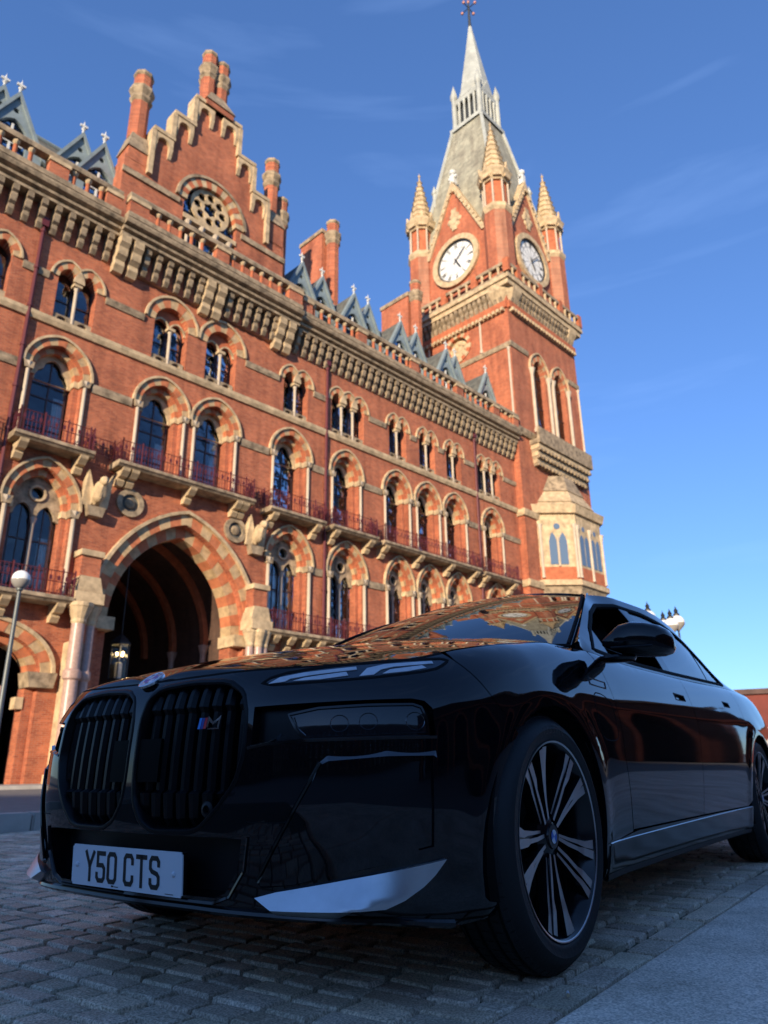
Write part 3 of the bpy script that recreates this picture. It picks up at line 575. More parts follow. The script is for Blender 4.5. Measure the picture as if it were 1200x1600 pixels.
# ================================================================ the clock tower
TW=11.2; TS,TD=46.3,-.6; TO=(TS+TW/2,TD+TW/2,0)
tower=empty('clock_tower',fac(TO[0],TO[1],0),FROT)
tag(tower,'tall red brick clock tower with pale spire and corner turrets behind the car','tower')
FR=lambda x,y,z:(TS+x,TD+y,z)                 # face parallel to the hotel front
FL=lambda x,y,z:(TS+y,TD+TW-x,z)              # face turned to the left
def TB(xf=None): return MB(xf,TO)
def T0(): return MB(None,TO)
m=T0(); hl=[opening(.95,1.3,33.6,27.4,4.2),opening(.95,1.3,33.6,27.4,7.6)]
m.box(TS+.6,TS+TW,TD+.6,TD+TW,-.6,43.0); body=m.build('core_wall','brick',tower)
m=TB(FR); m.plate([(0,-.6),(TW,-.6),(TW,43.0),(0,43.0)],hl,0,.598); m.build('front_wall','brick',tower)
m=TB(FL); m.plate([(0,-.6),(TW-.002,-.6),(TW-.002,43.0),(0,43.0)],[[(5.6+1.15*math.cos(2*PI*i/24),36.9+1.15*math.sin(2*PI*i/24)) for i in range(24)]],.002,.6); m.build('side_wall','brick',tower)
# buttress strip at the foot (left corner) and quoin colonnettes
for xf,xs in ((FR,(TW-.2,)),(FL,(TW-.2,8.2,2.2))):
    for x in xs:
        z0,z1=((27.4,34.6) if x>9.5 or x<.5 else (35.2,38.6))
        m=TB(xf); m.lathe(x,-.06,[(.16,z0),(.16,z0+.3),(.1,z0+.4),(.1,z1-.3),(.2,z1)],8); m.build('corner_shaft','shaft_stone',tower)
def course(z0,z1,out,mt='stone',name='string_course',a=-.0):
    for xf,e in ((FR,0),(FL,.0)):
        for x0,x1 in (((-out,2.55),(9.25,TW)) if (xf is FR and z0>30) else ((-out if xf is FR else 0,TW),)):
            m=TB(xf); m.profx([(0,z0),(-out*.6,z0),(-out,z0+(z1-z0)*.5),(-out,z1),(0,z1+.06)],x0,x1); m.build(name,mt,tower)
course(34.7,35.15,.16,'stone_grey'); course(26.4,27.0,.3,'stone_grey'); course(19.3,19.8,.22); course(13.6,14.1,.22)
# paired tall lights on the front face
for c in (4.2,7.6):
    wn=empty('tall_window',(TS+c-TO[0],TD-TO[1],0),0,tower)
    add_vouss(wn,.95,1.3,1.5,1.95,33.6,11,-.06,.5); ring(1.505,1.96,1.64,2.1,33.6,-.2,0,8).build('hood_mould','stone',wn)
    m=MB(); m.box(-.04,.04,.42,.5,27.4,34.8); m.box(-.95,.95,.42,.5,30.4,30.5); m.box(-.95,.95,.42,.5,33.4,33.5); m.build('window_frame','frame_dark',wn); MB().prism(opening(.94,1.28,33.6,27.4),.45,.47).build('pane','pane',wn)
    m=MB(); m.prism(opening(.95,1.3,33.6,27.4),.585,.595); m.build('dark_backing','interior',wn)  # dark-coloured sheet just behind the pane in place of an unlit room
    for x in (-1.35,1.35): m=MB(); m.lathe(x,-.12,[(.24,27.4),(.24,27.7),(.15,27.9),(.15,33.0),(.32,33.6)],10); m.build('column','shaft_stone',wn)
# balcony below them on stepped corbels
m=TB(FR); m.profx([(0,25.9),(-1.0,25.9),(-1.0,27.3),(-.75,27.3),(-.75,26.3),(0,26.3)],1.7,10.4); bal=m.build('stone_balcony','stone_grey',tower)
for k,(z,o) in enumerate(((25.3,.8),(24.7,.6),(24.1,.38))):
    m=TB(FR); m.box(1.8+.1*k,10.2-.1*k,-o,0,z+.2,z+.599); m.build('corbel_course','stone',bal)
    for i in range(15): m=TB(FR); x=2.0+.1*k+i*(8.0-.2*k)/14; m.box(x-.14,x+.14,-o-.12,0,z,z+.2); m.build('corbel','stone_grey',bal)
# oriel bay: three-sided stone bay with pointed lights and a stone roof
ob=[(1.7,0),(3.9,-2.2),(7.9,-2.2),(10.0,0)]
def loft(pts0,z0,pts1,z1,mb):
    n=len(pts0); mb.add([(x,y,z0) for x,y in pts0]+[(x,y,z1) for x,y in pts1],[(i,(i+1)%n,(i+1)%n+n,i+n) for i in range(n)]+[tuple(range(n))[::-1],tuple(range(n,2*n))])
sc=lambda k:[((x-5.8)*k+5.8,y*k) for x,y in ob]
m=TB(FR); loft(sc(1),14.3,sc(1),19.8,m); orl=m.build('oriel_bay','stone',tower)
m=TB(FR); loft(sc(1.08),13.9,sc(1.08),14.29,m); m.build('oriel_sill','stone',orl); m=TB(FR); loft(sc(1.1),19.81,sc(1.16),20.5,m); m.build('oriel_cornice','stone',orl)
m=TB(FR); loft(sc(.7),11,sc(1.0),13.89,m); m.build('oriel_corbel','stone_grey',orl); m=TB(FR); loft(sc(1.02),20.51,sc(.86),21.0,m); m.build('oriel_roof','stone',orl); m=TB(FR); loft(sc(.9),21.0,sc(.62),22.2,m); m.build('oriel_roof','stone',orl); m=TB(FR); loft(sc(.66),22.2,sc(.4),23.8,m); m.build('oriel_roof','stone_grey',orl)
m=TB(FR); loft(sc(1.01),14.4,sc(1.01),15.4,m); m.build('oriel_apron','red_block',orl)
for c in (4.6,5.35,6.4,7.15): m=TB(FR); m.prism(opening(.3,.55,17.6,15.6,c),-2.235,-2.2); m.build('pane','oriel_glass',orl)
for c in (4.98,6.78): m=TB(FR); m.prism([(c+.22*math.cos(2*PI*k/8),18.7+.22*math.sin(2*PI*k/8)) for k in range(8)],-2.22,-2.2); m.build('roundel_pane','oriel_glass',orl)
for c in (3.95,5.88,7.85): m=TB(FR); m.lathe(c,-2.24,[(.16,14.5),(.12,14.7),(.12,18.2),(.24,18.8)],8); m.build('shaft','shaft_stone',orl)
xa=lambda t,o=.04:(1.7+2.2*t-o*.707,-2.2*t-o*.707)
for t0,t1 in ((.27,.47),(.53,.73)):
    m=TB(FR); (a,b),(c,d)=xa(t0),xa(t1); m.add([(a,b,15.6),(c,d,15.6),(c,d,17.5),((a*.2+c*.8),(b*.2+d*.8),17.95),((a+c)/2,(b+d)/2,18.25),((a*.8+c*.2),(b*.8+d*.2),17.95),(a,b,17.5)],[(0,1,2,3,4,5,6)]); m.build('pane','oriel_glass',orl)
m=TB(FR); m.add([(*xa(.5+.085*math.cos(2*PI*k/10)),18.75+.26*math.sin(2*PI*k/10)) for k in range(10)],[tuple(range(10))]); m.build('roundel_pane','oriel_glass',orl)
for t in (.06,.94): m=TB(FR); p_=xa(t,.08); m.lathe(p_[0],p_[1],[(.16,14.5),(.12,14.7),(.12,18.4),(.22,18.9)],8); m.build('shaft','shaft_stone',orl)
m=TB(FR); p_=xa(.5,.06); m.lathe(p_[0],p_[1],[(.09,15.45),(.07,15.6),(.07,17.5),(.13,17.8)],8); m.build('mullion','shaft_stone',orl)
# blind medallion on the left face
md=empty('stone_medallion',(0,0,0),0,tower)
for i in range(20):
    a0,a1=2*PI*i/20,2*PI*(i+1)/20; m=TB(FL); Pt=lambda r,t:(5.6+r*math.cos(t),36.9+r*math.sin(t)); m.prism([Pt(1.1,a0),Pt(1.1,a1),Pt(1.5,a1),Pt(1.5,a0)],-.1,.3); m.build('voussoir','stone' if i%2 else 'red_block',md)
m=TB(FL); m.prism([(5.6+1.14*math.cos(2*PI*i/24),36.9+1.14*math.sin(2*PI*i/24)) for i in range(24)],.3,.58); m.build('carved_disc','stone',md)
for i in range(8): m=TB(FL); m.ball((5.6+.65*math.cos(PI*i/4),.3,36.9+.65*math.sin(PI*i/4)),.26,8,6,0,(1,.5,1)); m.build('carved_lobe','stone',md)
# machicolated cornice with gallery
br=MB(); br.profx([(0,0),(-.12,0),(-.3,.45),(-.26,.65),(-.48,.9),(-.52,1.3),(0,1.3)],-.17,.17)
cn=T0(); e=.6; cn.box(TS-e,TS+TW+e,TD-e,TD+TW+e,40.6,41.1); cn.box(TS-e-.18,TS+TW+e+.18,TD-e-.18,TD+TW+e+.18,41.1,41.5); cno=cn.build('cornice','stone',tower)
def brk(xf,x,z,nm='bracket'): 
    m=MB(lambda a,b,c:xf(a+x,b,c+z),TO); m.v=[]; m.add(br.v,br.f); m.build(nm,'stone_grey',cno)
for xf in (FR,FL):
    for i in range(20): brk(xf,.55+i*(TW-1.1)/19,39.3)
    m=TB(xf); m.box(.0,TW,-.22,-.003,38.6,39.28); m.build('corbel_band','red_block',cno)
    for i in range(24): m=TB(xf); x=.4+i*(TW-.8)/23; m.box(x-.13,x+.13,-.4,0,38.3,38.62); m.build('corbel','stone',cno)
gal=T0()
for xf in (FR,FL):
    m=TB(xf); m.box(-e,TW+e if xf is FR else TW+e-.24,-e-.14,-e+.14,42.55,42.85); g=m.build('gallery_parapet','stone_grey',tower); m=TB(xf); m.box(-e,TW+e if xf is FR else TW+e-.24,-e-.12,-e+.12,41.5,41.75); m.build('plinth','stone_grey',g)
    for i in range(15):
        x=-.6+i*(TW+1.2)/14; m=TB(xf)
        if i%4==2: m.box(x-.3,x+.3,-e-.16,-e+.16,41.75,43.1); m.build('pier','red_block',g)
        else: m.lathe(x,-e,[(.13,41.75),(.1,42.1),(.16,42.55)],6); m.build('baluster','stone',g)
# clock stage
ci=.5
m=T0(); m.box(TS+ci,TS+TW-ci,TD+ci,TD+TW-ci,43.0,49.2); m.build('clock_stage','brick',tower)
def clock(xf,nm):
    C=(5.6,46.9); Pt=lambda r,t:(C[0]+r*math.sin(t),C[1]+r*math.cos(t)); y=ci
    m=TB(xf); m.prism([(2.2,49.18),(9.0,49.18),(5.6,56.3)],y,y+.6); g=m.build('clock_gable','brick',tower)
    for s in (-1,1):
        m=TB(xf); m.prism([(5.6+s*3.75,48.7),(5.6+s*3.25,48.7),(5.6,55.6),(5.6,56.7)],y-.2,y+.65); m.build('coping','stone',g)
        m=TB(xf)
        for k in range(9): t=(k+.5)/9; m.box(5.6+s*(3.4*(1-t))-.12,5.6+s*(3.4*(1-t))+.12,y-.3,y-.19,49.3+6.2*t,49.55+6.2*t)
        m.build('crocket','stone',g)['kind']='stuff'
    m=TB(xf); m.box(5.35,5.85,y-.12,y+.4,56.4,57.5); m.ball((5.6,y+.1,57.9),.34,8,6); m.box(5.1,6.1,y+.0,y+.2,57.15,57.4); m.build('finial','white_finial',g)
    m=TB(xf)
    for k in range(6): m.ball((5.6+.55*math.cos(PI*k/3),y,51.8+.6*math.sin(PI*k/3)),.34,8,6,0,(1,.5,1))
    m.box(5.3,5.9,y-.1,y,50.6,53.2); m.build('carved_panel','stone',g)
    m=TB(xf)
    for k in range(32):
        a0,a1=2*PI*k/32,2*PI*(k+1)/32; m.prism([Pt(2.25,a0),Pt(2.25,a1),Pt(2.8,a1),Pt(2.8,a0)],y-.3,y)
    ck=m.build('clock',['stone'],tower)
    m=TB(xf)
    for k in range(32):
        a0,a1=2*PI*k/32,2*PI*(k+1)/32; m.prism([Pt(2.12,a0),Pt(2.12,a1),Pt(2.24,a1),Pt(2.24,a0)],y-.16,y)
    m.build('clock_rim','clock_black',ck)
    m=TB(xf); m.prism([Pt(2.12,2*PI*k/32) for k in range(32)],y-.05,y); m.build('clock_dial','clock_white',ck)
    num=['XII','I','II','III','IIII','V','VI','VII','VIII','IX','X','XI']
    for h,t in enumerate(num):
        m=TB(xf); a=h*PI/6; ur=Vector((math.sin(a),math.cos(a))); ut=Vector((math.cos(a),-math.sin(a))); wds={'I':.09,'V':.2,'X':.2}; tot=sum(wds[c] for c in t); u=-tot/2
        def bar(u0,r0,u1,r1,w=.05):
            p=Vector((u0,r0)); q=Vector((u1,r1)); d=(q-p).normalized(); nn=Vector((-d.y,d.x))*w/2
            pts=[p+nn,q+nn,q-nn,p-nn]; m.prism([(C[0]+v.x*ut.x+v.y*ur.x,C[1]+v.x*ut.y+v.y*ur.y) for v in pts],y-.07,y-.055)
        for c in t:
            if c=='I': bar(u+.045,1.55,u+.045,1.98)
            elif c=='V': bar(u+.02,1.98,u+.1,1.55); bar(u+.18,1.98,u+.1,1.55)
            else: bar(u+.02,1.98,u+.18,1.55); bar(u+.18,1.98,u+.02,1.55)
            u+=wds[c]
        m.build('numeral','clock_black',ck)
    m=TB(xf)
    for r0 in (1.44,2.03):
        for k in range(48): a0,a1=2*PI*k/48,2*PI*(k+1)/48; m.prism([Pt(r0,a0),Pt(r0,a1),Pt(r0+.035,a1),Pt(r0+.035,a0)],y-.066,y-.055)
    for k in range(12): a0=PI*k/6; m.prism([Pt(.35,a0-.03),Pt(1.44,a0-.012),Pt(1.44,a0+.012),Pt(.35,a0+.03)],y-.062,y-.052)
    m.build('dial_tracery','clock_black',ck)
    for nm2,ang,L,wd_ in (('hour_hand',R(153),1.15,.14),('minute_hand',R(47),1.75,.09)):
        m=TB(xf); d=Vector((math.sin(ang),math.cos(ang))); nn=Vector((d.y,-d.x)); 
        pts=[-d*.35+nn*wd_*.5,d*L*.75+nn*wd_*.6,d*L,d*L*.75-nn*wd_*.6,-d*.35-nn*wd_*.5]; m.prism([(C[0]+v.x,C[1]+v.y) for v in pts],y-.14-(.04 if 'min' in nm2 else 0),y-.11-(.04 if 'min' in nm2 else 0)); m.build(nm2,'clock_black',ck)
clock(FR,'f'); clock(FL,'l')
# corner turrets
def turret(s,d):
    r=1.35; B_=[]
    m=T0(); m.lathe(s,d,[(r,40.2),(r,49.4)],8,0,PI/8); t=m.build('turret','brick',tower)
    m=T0(); m.lathe(s,d,[(r*.35,37.2),(r*.6,37.6),(r*.5,38.0),(r*.75,39.2),(r*1.2,40.4),(r*1.25,41.5),(r*1.05,41.9)],8,0,PI/8); m.build('turret_corbel','stone',t); m=T0(); m.lathe(s,d,[(r,49.4),(r*1.12,49.7),(r*1.12,50.1),(r*.9,50.3)],8,0,PI/8); m.build('turret_band','stone',t); m=T0(); m.lathe(s,d,[(r*.95,53.0),(r*1.15,53.5),(r*1.3,54.0),(r*1.1,54.4),(r*.85,54.8)],8,0,PI/8); m.build('turret_band','stone',t)
    m=T0(); m.lathe(s,d,[(r*.78,50.2),(r*.78,53.1)],8,0,PI/8); m.build('turret_drum','red_block',t)
    for k in range(8): a=PI/8+k*PI/4; m=T0(); m.lathe(s+r*.9*math.cos(a),d+r*.9*math.sin(a),[(.1,50.2),(.1,53.0)],6); m.build('turret_shaft','shaft_stone',t)
    for k in range(8): a=k*PI/4; m=T0(); m.prism([(-.42,53.2),(.42,53.2),(0,55.2)],0,.2); M=Matrix.Rotation(a+PI/2,4,'Z'); m.v=[tuple(M@Vector((v[0],v[1]-r*1.12,v[2]))+Vector((s-TO[0],d-TO[1],0))) for v in [(v[0]+TO[0],v[1]+TO[1],v[2]) for v in m.v]]; m.build('turret_gablet','stone',t)
    prof=[(r*.86,54.7)]; z=54.8
    for k in range(8):
        q=1-k/8.6; q2=1-(k+1)/8.6; prof+=[(r*.86*q,z),(r*.86*q*1.0+.12,z+.10),(r*.86*q-.10,z+.26),(r*.86*q2,z+.72)]; z+=.72
    prof+=[(.05,z+.1),(.16,z+.3),(.04,z+.5),(.0,z+.8)]
    m=T0(); m.lathe(s,d,prof,8,0,PI/8); m.build('turret_spirelet','stone',t)
q=.9
for s,d in ((TS+q,TD+q),(TS+TW-q,TD+q),(TS+q,TD+TW-q),(TS+TW-q,TD+TW-q)): turret(s,d)
# main spire
cs,cd=TO[0],TO[1]
def sq(h,z): return [(cs-h,cd-h,z),(cs+h,cd-h,z),(cs+h,cd+h,z),(cs-h,cd+h,z)]
def pyr(m,a,z0,b,z1): m.add(sq(a,z0)+sq(b,z1),[(0,1,5,4),(1,2,6,5),(2,3,7,6),(3,0,4,7),(4,5,6,7)])
m=T0(); pyr(m,5.0,49.2,1.95,66.8); sp=m.build('spire_roof','spire_slate',tower)
m=T0(); 
for i in range(4):
    a=Vector(sq(5.05,49.2)[i]); b=Vector(sq(2.0,66.8)[i]); m.tube([a,b],.2,6)
m.build('hip_roll','spire_lead',sp)
m=T0(); pyr(m,1.9,67.3,1.75,67.8); m.build('belfry_base','spire_lead',sp); m=T0(); pyr(m,2.15,66.8,2.15,67.3); m.build('spire_cornice','spire_lead',sp)
m=T0(); pyr(m,1.25,67.3,1.25,71.6); m.build('belfry_core','copper_dark',sp)
for i in range(4):
    P=[Vector(p) for p in sq(1.7,67.8)]; a,b=P[i],P[(i+1)%4]
    for k in range(1,5):
        p=a.lerp(b,k/5); m=T0(); m.lathe(p.x,p.y,[(.16,67.5),(.13,67.9),(.13,70.2),(.22,70.8)],6); m.build('belfry_column','spire_lead',sp)
    m=T0(); m.lathe(a.x,a.y,[(.34,66.8),(.3,68),(.28,71.5),(.42,71.9),(.4,72.4),(.0,74.0)],8); m.build('pinnacle','spire_lead',sp)
    mid=a.lerp(b,.5); m=T0(); dvec=(b-a).normalized(); nv=Vector((dvec.y,-dvec.x,0))
    v=[mid-dvec*1.3+Vector((0,0,3.0)),mid+dvec*1.3+Vector((0,0,3.0)),mid+Vector((0,0,5.6))]; m.add([tuple(p+nv*.12) for p in v]+[tuple(p-nv*.1) for p in v],[(0,1,2),(5,4,3),(0,3,4,1),(1,4,5,2),(2,5,3,0)]); m.build('belfry_gablet','spire_lead',sp)
    a=Vector(sq(3.6,57.5)[i])
    m=T0(); m.lathe(a.x,a.y,[(.22,56.6),(.2,58.3),(.34,58.5),(0,59.6)],6); m.build('hip_pinnacle','spire_lead',sp)
m=T0(); pyr(m,1.75,70.8,1.8,71.5); m.build('belfry_lintel','spire_lead',sp); m=T0(); m.lathe(cs,cd,[(2.0,71.4),(1.85,72.2),(1.5,74.6),(.75,79.5),(.16,83.6)],8,0,PI/8); m.build('spire_needle','spire_lead',sp)
m=T0(); m.lathe(cs,cd,[(.2,83.4),(.16,84.6),(.08,88.0)],6); m.tube([(cs-.9,cd,86.6),(cs+.9,cd,86.6)],.06,5); m.tube([(cs,cd-.9,86.6),(cs,cd+.9,86.6)],.06,5); m.build('weather_vane','copper_dark',sp)
for x,y,z in ((-.95,0,86.6),(.95,0,86.6),(0,.95,86.6),(0,-.95,86.6),(0,0,87.6)): m=T0(); m.ball((cs+x,cd+y,z),.2,6,5); m.build('vane_ball','gilt',sp)
# ================================================================ ground, kerbs, street furniture, other buildings
CX,CY,CA=-.2419,2.9942,.635674
CROT=math.atan2(-math.cos(CA),-math.sin(CA))
CRR=Vector((math.sin(CA),math.cos(CA),0)); CLF=Vector((math.cos(CA),-math.sin(CA),0))
def carw(x,y,z=0): return Vector((CX,CY,0))-CRR*x+CLF*y+Vector((0,0,z))
m=MB(); m.add([(-1500,-1500,-.03),(1500,-1500,-.03),(1500,1500,-.03),(-1500,1500,-.03)],[(0,1,2,3)]); tag(m.build('ground','asphalt'),kind='structure')
road=empty('sett_road',carw(0,0),CROT); tag(road,kind='structure')
# bed under the stones, in the car-aligned frame (x forward, y to the kerb)
m=MB(); m.add([(8,-12,-.021),(8,1.2,-.021),(-34,1.2,-.021),(-34,-12,-.021)],[(0,1,2,3)]); m.build('joint_bed','joint_soil',road)
def sett_verts(x0,x1,y0,y1,r):
    j=lambda s:r.uniform(-s,s)
    x0+=.0045;x1-=.0045;y0+=.004;y1-=.004
    h=j(.003); g=.006
    B=[(x0+j(.006),y0+j(.008)),(x1+j(.006),y0+j(.008)),(x1+j(.006),y1+j(.008)),(x0+j(.006),y1+j(.008))]
    cxm=sum(p[0] for p in B)/4; cym=sum(p[1] for p in B)/4
    def lvl(ins,z): return [(cxm+(p[0]-cxm)*(1-ins/abs(x1-x0)*2),cym+(p[1]-cym)*(1-ins/abs(y1-y0)*2),z+j(.0009)) for p in B]
    v=lvl(0,-.03)+lvl(.001,h-.011)+lvl(.003,h-.0025)+lvl(.0075,h)+[(cxm+j(.02),cym+j(.02),h+j(.0015))]
    f=[]
    for a in (0,4,8): f+=[(a+i,a+(i+1)%4,a+(i+1)%4+4,a+i+4) for i in range(4)]
    f+=[(12+i,12+(i+1)%4,16) for i in range(4)]
    return v,f
sr=random.Random(5); setts=[]
x=3.0
while x>-26:
    wd_=sr.uniform(.088,.115); y=.945-sr.uniform(0,.1)
    yl=-9.5 if x<1 else -7
    yy=.945
    first=True
    while yy>yl:
        L=sr.uniform(.135,.205) if not first else sr.uniform(.1,.2); first=False
        setts.append((x-wd_+.004,x-.004,yy-L+.004,yy-.004)); yy-=L
    x-=wd_
for y0,y1 in ((.955,1.075),):
    x=3.0
    while x>-26: L=sr.uniform(.19,.25); setts.append((x-L+.004,x-.004,y0+.004,y1-.004)); x-=L
def sc_px(s):
    p=carw((s[0]+s[1])/2,(s[2]+s[3])/2); c=camo.matrix_world.inverted()@p
    if c.z>-.3: return None
    return (600+1131.13*c.x/-c.z,800-1131.13*c.y/-c.z,-c.z)
near=[];far=[]
for s in setts:
    q_=sc_px(s)
    p=carw((s[0]+s[1])/2,(s[2]+s[3])/2)
    if FN.dot(p)>8.55: continue
    vis=q_ and -60<q_[0]<1260 and q_[1]<1680
    if not q_ or (not vis and (p.y<-.5 or abs(p.x)>9)): continue
    inside=q_ and 0<=q_[0]<=1200 and q_[1]<=1600
    hid=(s[0]<.9 and s[0]>-4.4 and -.9<s[2]<.7)
    (near if inside and not hid else far).append((q_[2],s))
near.sort(key=lambda a:a[0]); far+=near[300:]; near=near[:300]
def tone(me,vals):
    a=me.color_attributes.new('tone','FLOAT_COLOR','POINT'); a.data.foreach_set('color',np.array(vals,'f').ravel())
def rt(): t=sr.uniform(.68,1.2); return (t*sr.uniform(.97,1.04),t,t*sr.uniform(.97,1.05),1)
for d,s in near:
    v,f=sett_verts(*s,sr); me=bpy.data.meshes.new('sett'); cx_,cy_=(s[0]+s[1])/2,(s[2]+s[3])/2
    me.from_pydata([(a-cx_,b-cy_,c) for a,b,c in v],[],f); me.materials.append(MAT['sett']); tone(me,[rt()]*len(v)); link('sett',me,road,(cx_,cy_,0))
V=[];F=[];T=[]
for d,s in far:
    v,f=sett_verts(*s,sr); b=len(V); V+=v; F+=[[b+i for i in q] for q in f]; T+=[rt()]*len(v)
me=bpy.data.meshes.new('far_setts'); me.from_pydata(V,[],F); me.materials.append(MAT['sett']); tone(me,T); fo=link('far_setts',me,road); fo['kind']='stuff'
# flush granite kerb on the right
kerb=empty('kerb',carw(0,1.1),CROT); tag(kerb,kind='structure')
for x1,x0 in ((5,1.75),(1.745,-1.55),(-1.555,-4.4),(-4.405,-7.2),(-7.205,-11),(-11.005,-16),(-16.005,-24)):
    bm=bmesh.new(); bmesh.ops.create_cube(bm,size=1); bmesh.ops.scale(bm,vec=(x1-x0,2.6,.2),verts=bm.verts); bmesh.ops.bevel(bm,geom=bm.edges[:],offset=.012,segments=2,affect='EDGES',profile=.5)
    me=bpy.data.meshes.new('kerb_stone'); bm.to_mesh(me); bm.free(); me.materials.append(MAT['kerb_granite']); tone(me,[(1,1,1,1)]*len(me.vertices)); link('kerb_stone',me,kerb,((x0+x1)/2,1.3+.012,-.076+rng.uniform(-.002,.002)))
# raised far pavement in front of the hotel, with kerb stones
pav=MB(org=HO); pav.box(-20,60,-21.1,-.01,-.3,.10); po=pav.build('forecourt','asphalt'); po.location=fac(SX); po.rotation_euler=(0,0,FROT); tag(po,kind='structure')
ke=empty('forecourt_kerb',fac(SX,-21.2),FROT); tag(ke,kind='structure')
bm=bmesh.new(); bmesh.ops.create_cube(bm,size=1); bmesh.ops.scale(bm,vec=(1.19,.32,.3),verts=bm.verts); bmesh.ops.bevel(bm,geom=bm.edges[:],offset=.02,segments=2,affect='EDGES'); km=bpy.data.meshes.new('kerb_stone'); bm.to_mesh(km); bm.free(); km.materials.append(MAT['paving'])
for i in range(36): link('kerb_stone',km,ke,(-34+1.2*i,-.05,.03))
pv=MB(org=HO); pv.box(S_L,S_R+12,-3.6,-.005,.1,.22); po=pv.build('pavement','paving'); po.location=fac(SX); po.rotation_euler=(0,0,FROT); tag(po,kind='structure')
# globe lamp by the archway
def vis(depth_xy,z): return (depth_xy[0],depth_xy[1],z)
lp=empty('street_lamp',(-7.81,15.1,.1)); tag(lp,'slim grey lamp post with one white globe by the low arch','street lamp')
m=MB(); m.lathe(0,0,[(.16,0),(.16,.05),(.09,.1),(.085,1.0),(.055,1.1),(.04,4.15),(.07,4.18),(.07,4.25)],10); m.build('post','lamp_metal',lp,True)
m=MB(); m.ball((0,0,4.42),.19,18,12); m.build('globe','globe',lp,True)
m=MB(); m.lathe(0,0,[(.05,4.2),(.12,4.25),(.18,4.33),(.196,4.385),(.196,4.40),(.18,4.39)],18); m.build('globe_cup','globe_smoke',lp,True)
# triple globe lamp behind the car roof
l3=empty('street_lamp',(8.75,22.4,0)); tag(l3,'ornate lamp standard with a cluster of globes above the car roof','street lamp')
m=MB(); m.lathe(0,0,[(.3,0),(.3,.6),(.14,.8),(.1,3.2),(.16,3.4),(.06,3.6),(.05,4.4)],10); m.build('post','lamp_black',l3,True)
for i,(dx,dy,z) in enumerate(((.27,-.15,4.76),(-.05,-.45,4.62),(-.5,.1,4.97),(.1,.5,4.75))):
    m=MB(); m.tube([(0,0,3.5),(dx*.6,dy*.6,3.6),(dx,dy,3.95),(dx,dy,z-.25)],.03,6); m.build('arm','lamp_black',l3)
    m=MB(); m.ball((dx,dy,z),.215,16,10); g=m.build('globe','globe',l3,True)
    m=MB(); m.lathe(dx,dy,[(.2,z-.02),(.218,z-.03),(.2,z-.1),(.12,z-.19),(.05,z-.26)],16); m.build('globe_cup','globe_smoke',g,True)
    m=MB(); m.lathe(dx,dy,[(.1,z+.2),(.1,z+.24),(.05,z+.3),(.07,z+.36),(.03,z+.42),(0,z+.52)],8); m.build('finial','lamp_black',g)
# lantern hanging inside the archway
pl=fac(15.75,2.4,5.35)
ln=empty('hanging_lantern',(pl.x,pl.y,4.6),FROT); tag(ln,'large glass lantern hanging in the dark archway','lantern')
m=MB(); 
for k in range(6): a=k*PI/3; m.tube([(.44*math.cos(a),.44*math.sin(a),0),(.44*math.cos(a),.44*math.sin(a),1.6)],.03,5)
m.lathe(0,0,[(.47,-.06),(.47,.03)],6); m.lathe(0,0,[(.5,1.58),(.5,1.68),(.3,1.9),(.06,2.1)],6); m.tube([(0,0,2.1),(0,0,6.4)],.025,5); m.build('lantern_frame','lamp_black',ln)
for k in range(6):
    a,b=k*PI/3,(k+1)*PI/3; m=MB(); m.add([(.42*math.cos(a),.42*math.sin(a),.03),(.42*math.cos(b),.42*math.sin(b),.03),(.42*math.cos(b),.42*math.sin(b),1.58),(.42*math.cos(a),.42*math.sin(a),1.58)],[(0,1,2,3)]); m.build('glass_pane','clear_pane',ln)
m=MB(); m.lathe(0,0,[(.03,.9),(.03,1.6)],6); m.lathe(0,0,[(.16,.05),(.16,.75),(.1,.8)],10); m.build('lamp_holder','curtain',ln)
for k in range(4): a=k*PI/2+.4; m=MB(); m.ball((.17*math.cos(a),.17*math.sin(a),1.15+.07*(k%2)),.065,8,6); m.build('light_bulb','bulb',ln)
# low red building beyond the car's tail
def obox(m,p,q,h,d,z0=0,mi=0): 
    p=Vector(p);q=Vector(q);t=(q-p).normalized();nn=Vector((-t.y,t.x,0))*d; v=[p,q,q+nn,p+nn]
    m.add([(a.x,a.y,z0) for a in v]+[(a.x,a.y,h) for a in v],[(3,2,1,0),(4,5,6,7),(0,1,5,4),(1,2,6,5),(2,3,7,6),(3,0,4,7)],mi)
rb=empty('brick_outbuilding',(13.5,25,0)); tag(rb,'low dark red building with a white band beyond the car','building')
o_=(13.5,25,0); m=MB(org=o_); obox(m,(9.8,26.6,0),(19.5,22.3,0),2.85,6); m.build('wall','red_brick_far',rb)
m=MB(org=o_); obox(m,(9.78,26.57,0),(19.48,22.27,0),1.76,.04,1.42); m.build('white_band','render_white',rb)
m=MB(org=o_); obox(m,(9.6,26.55,0),(19.6,22.12,0),3.02,6.3,2.85); m.build('roof','roof_tile',rb)
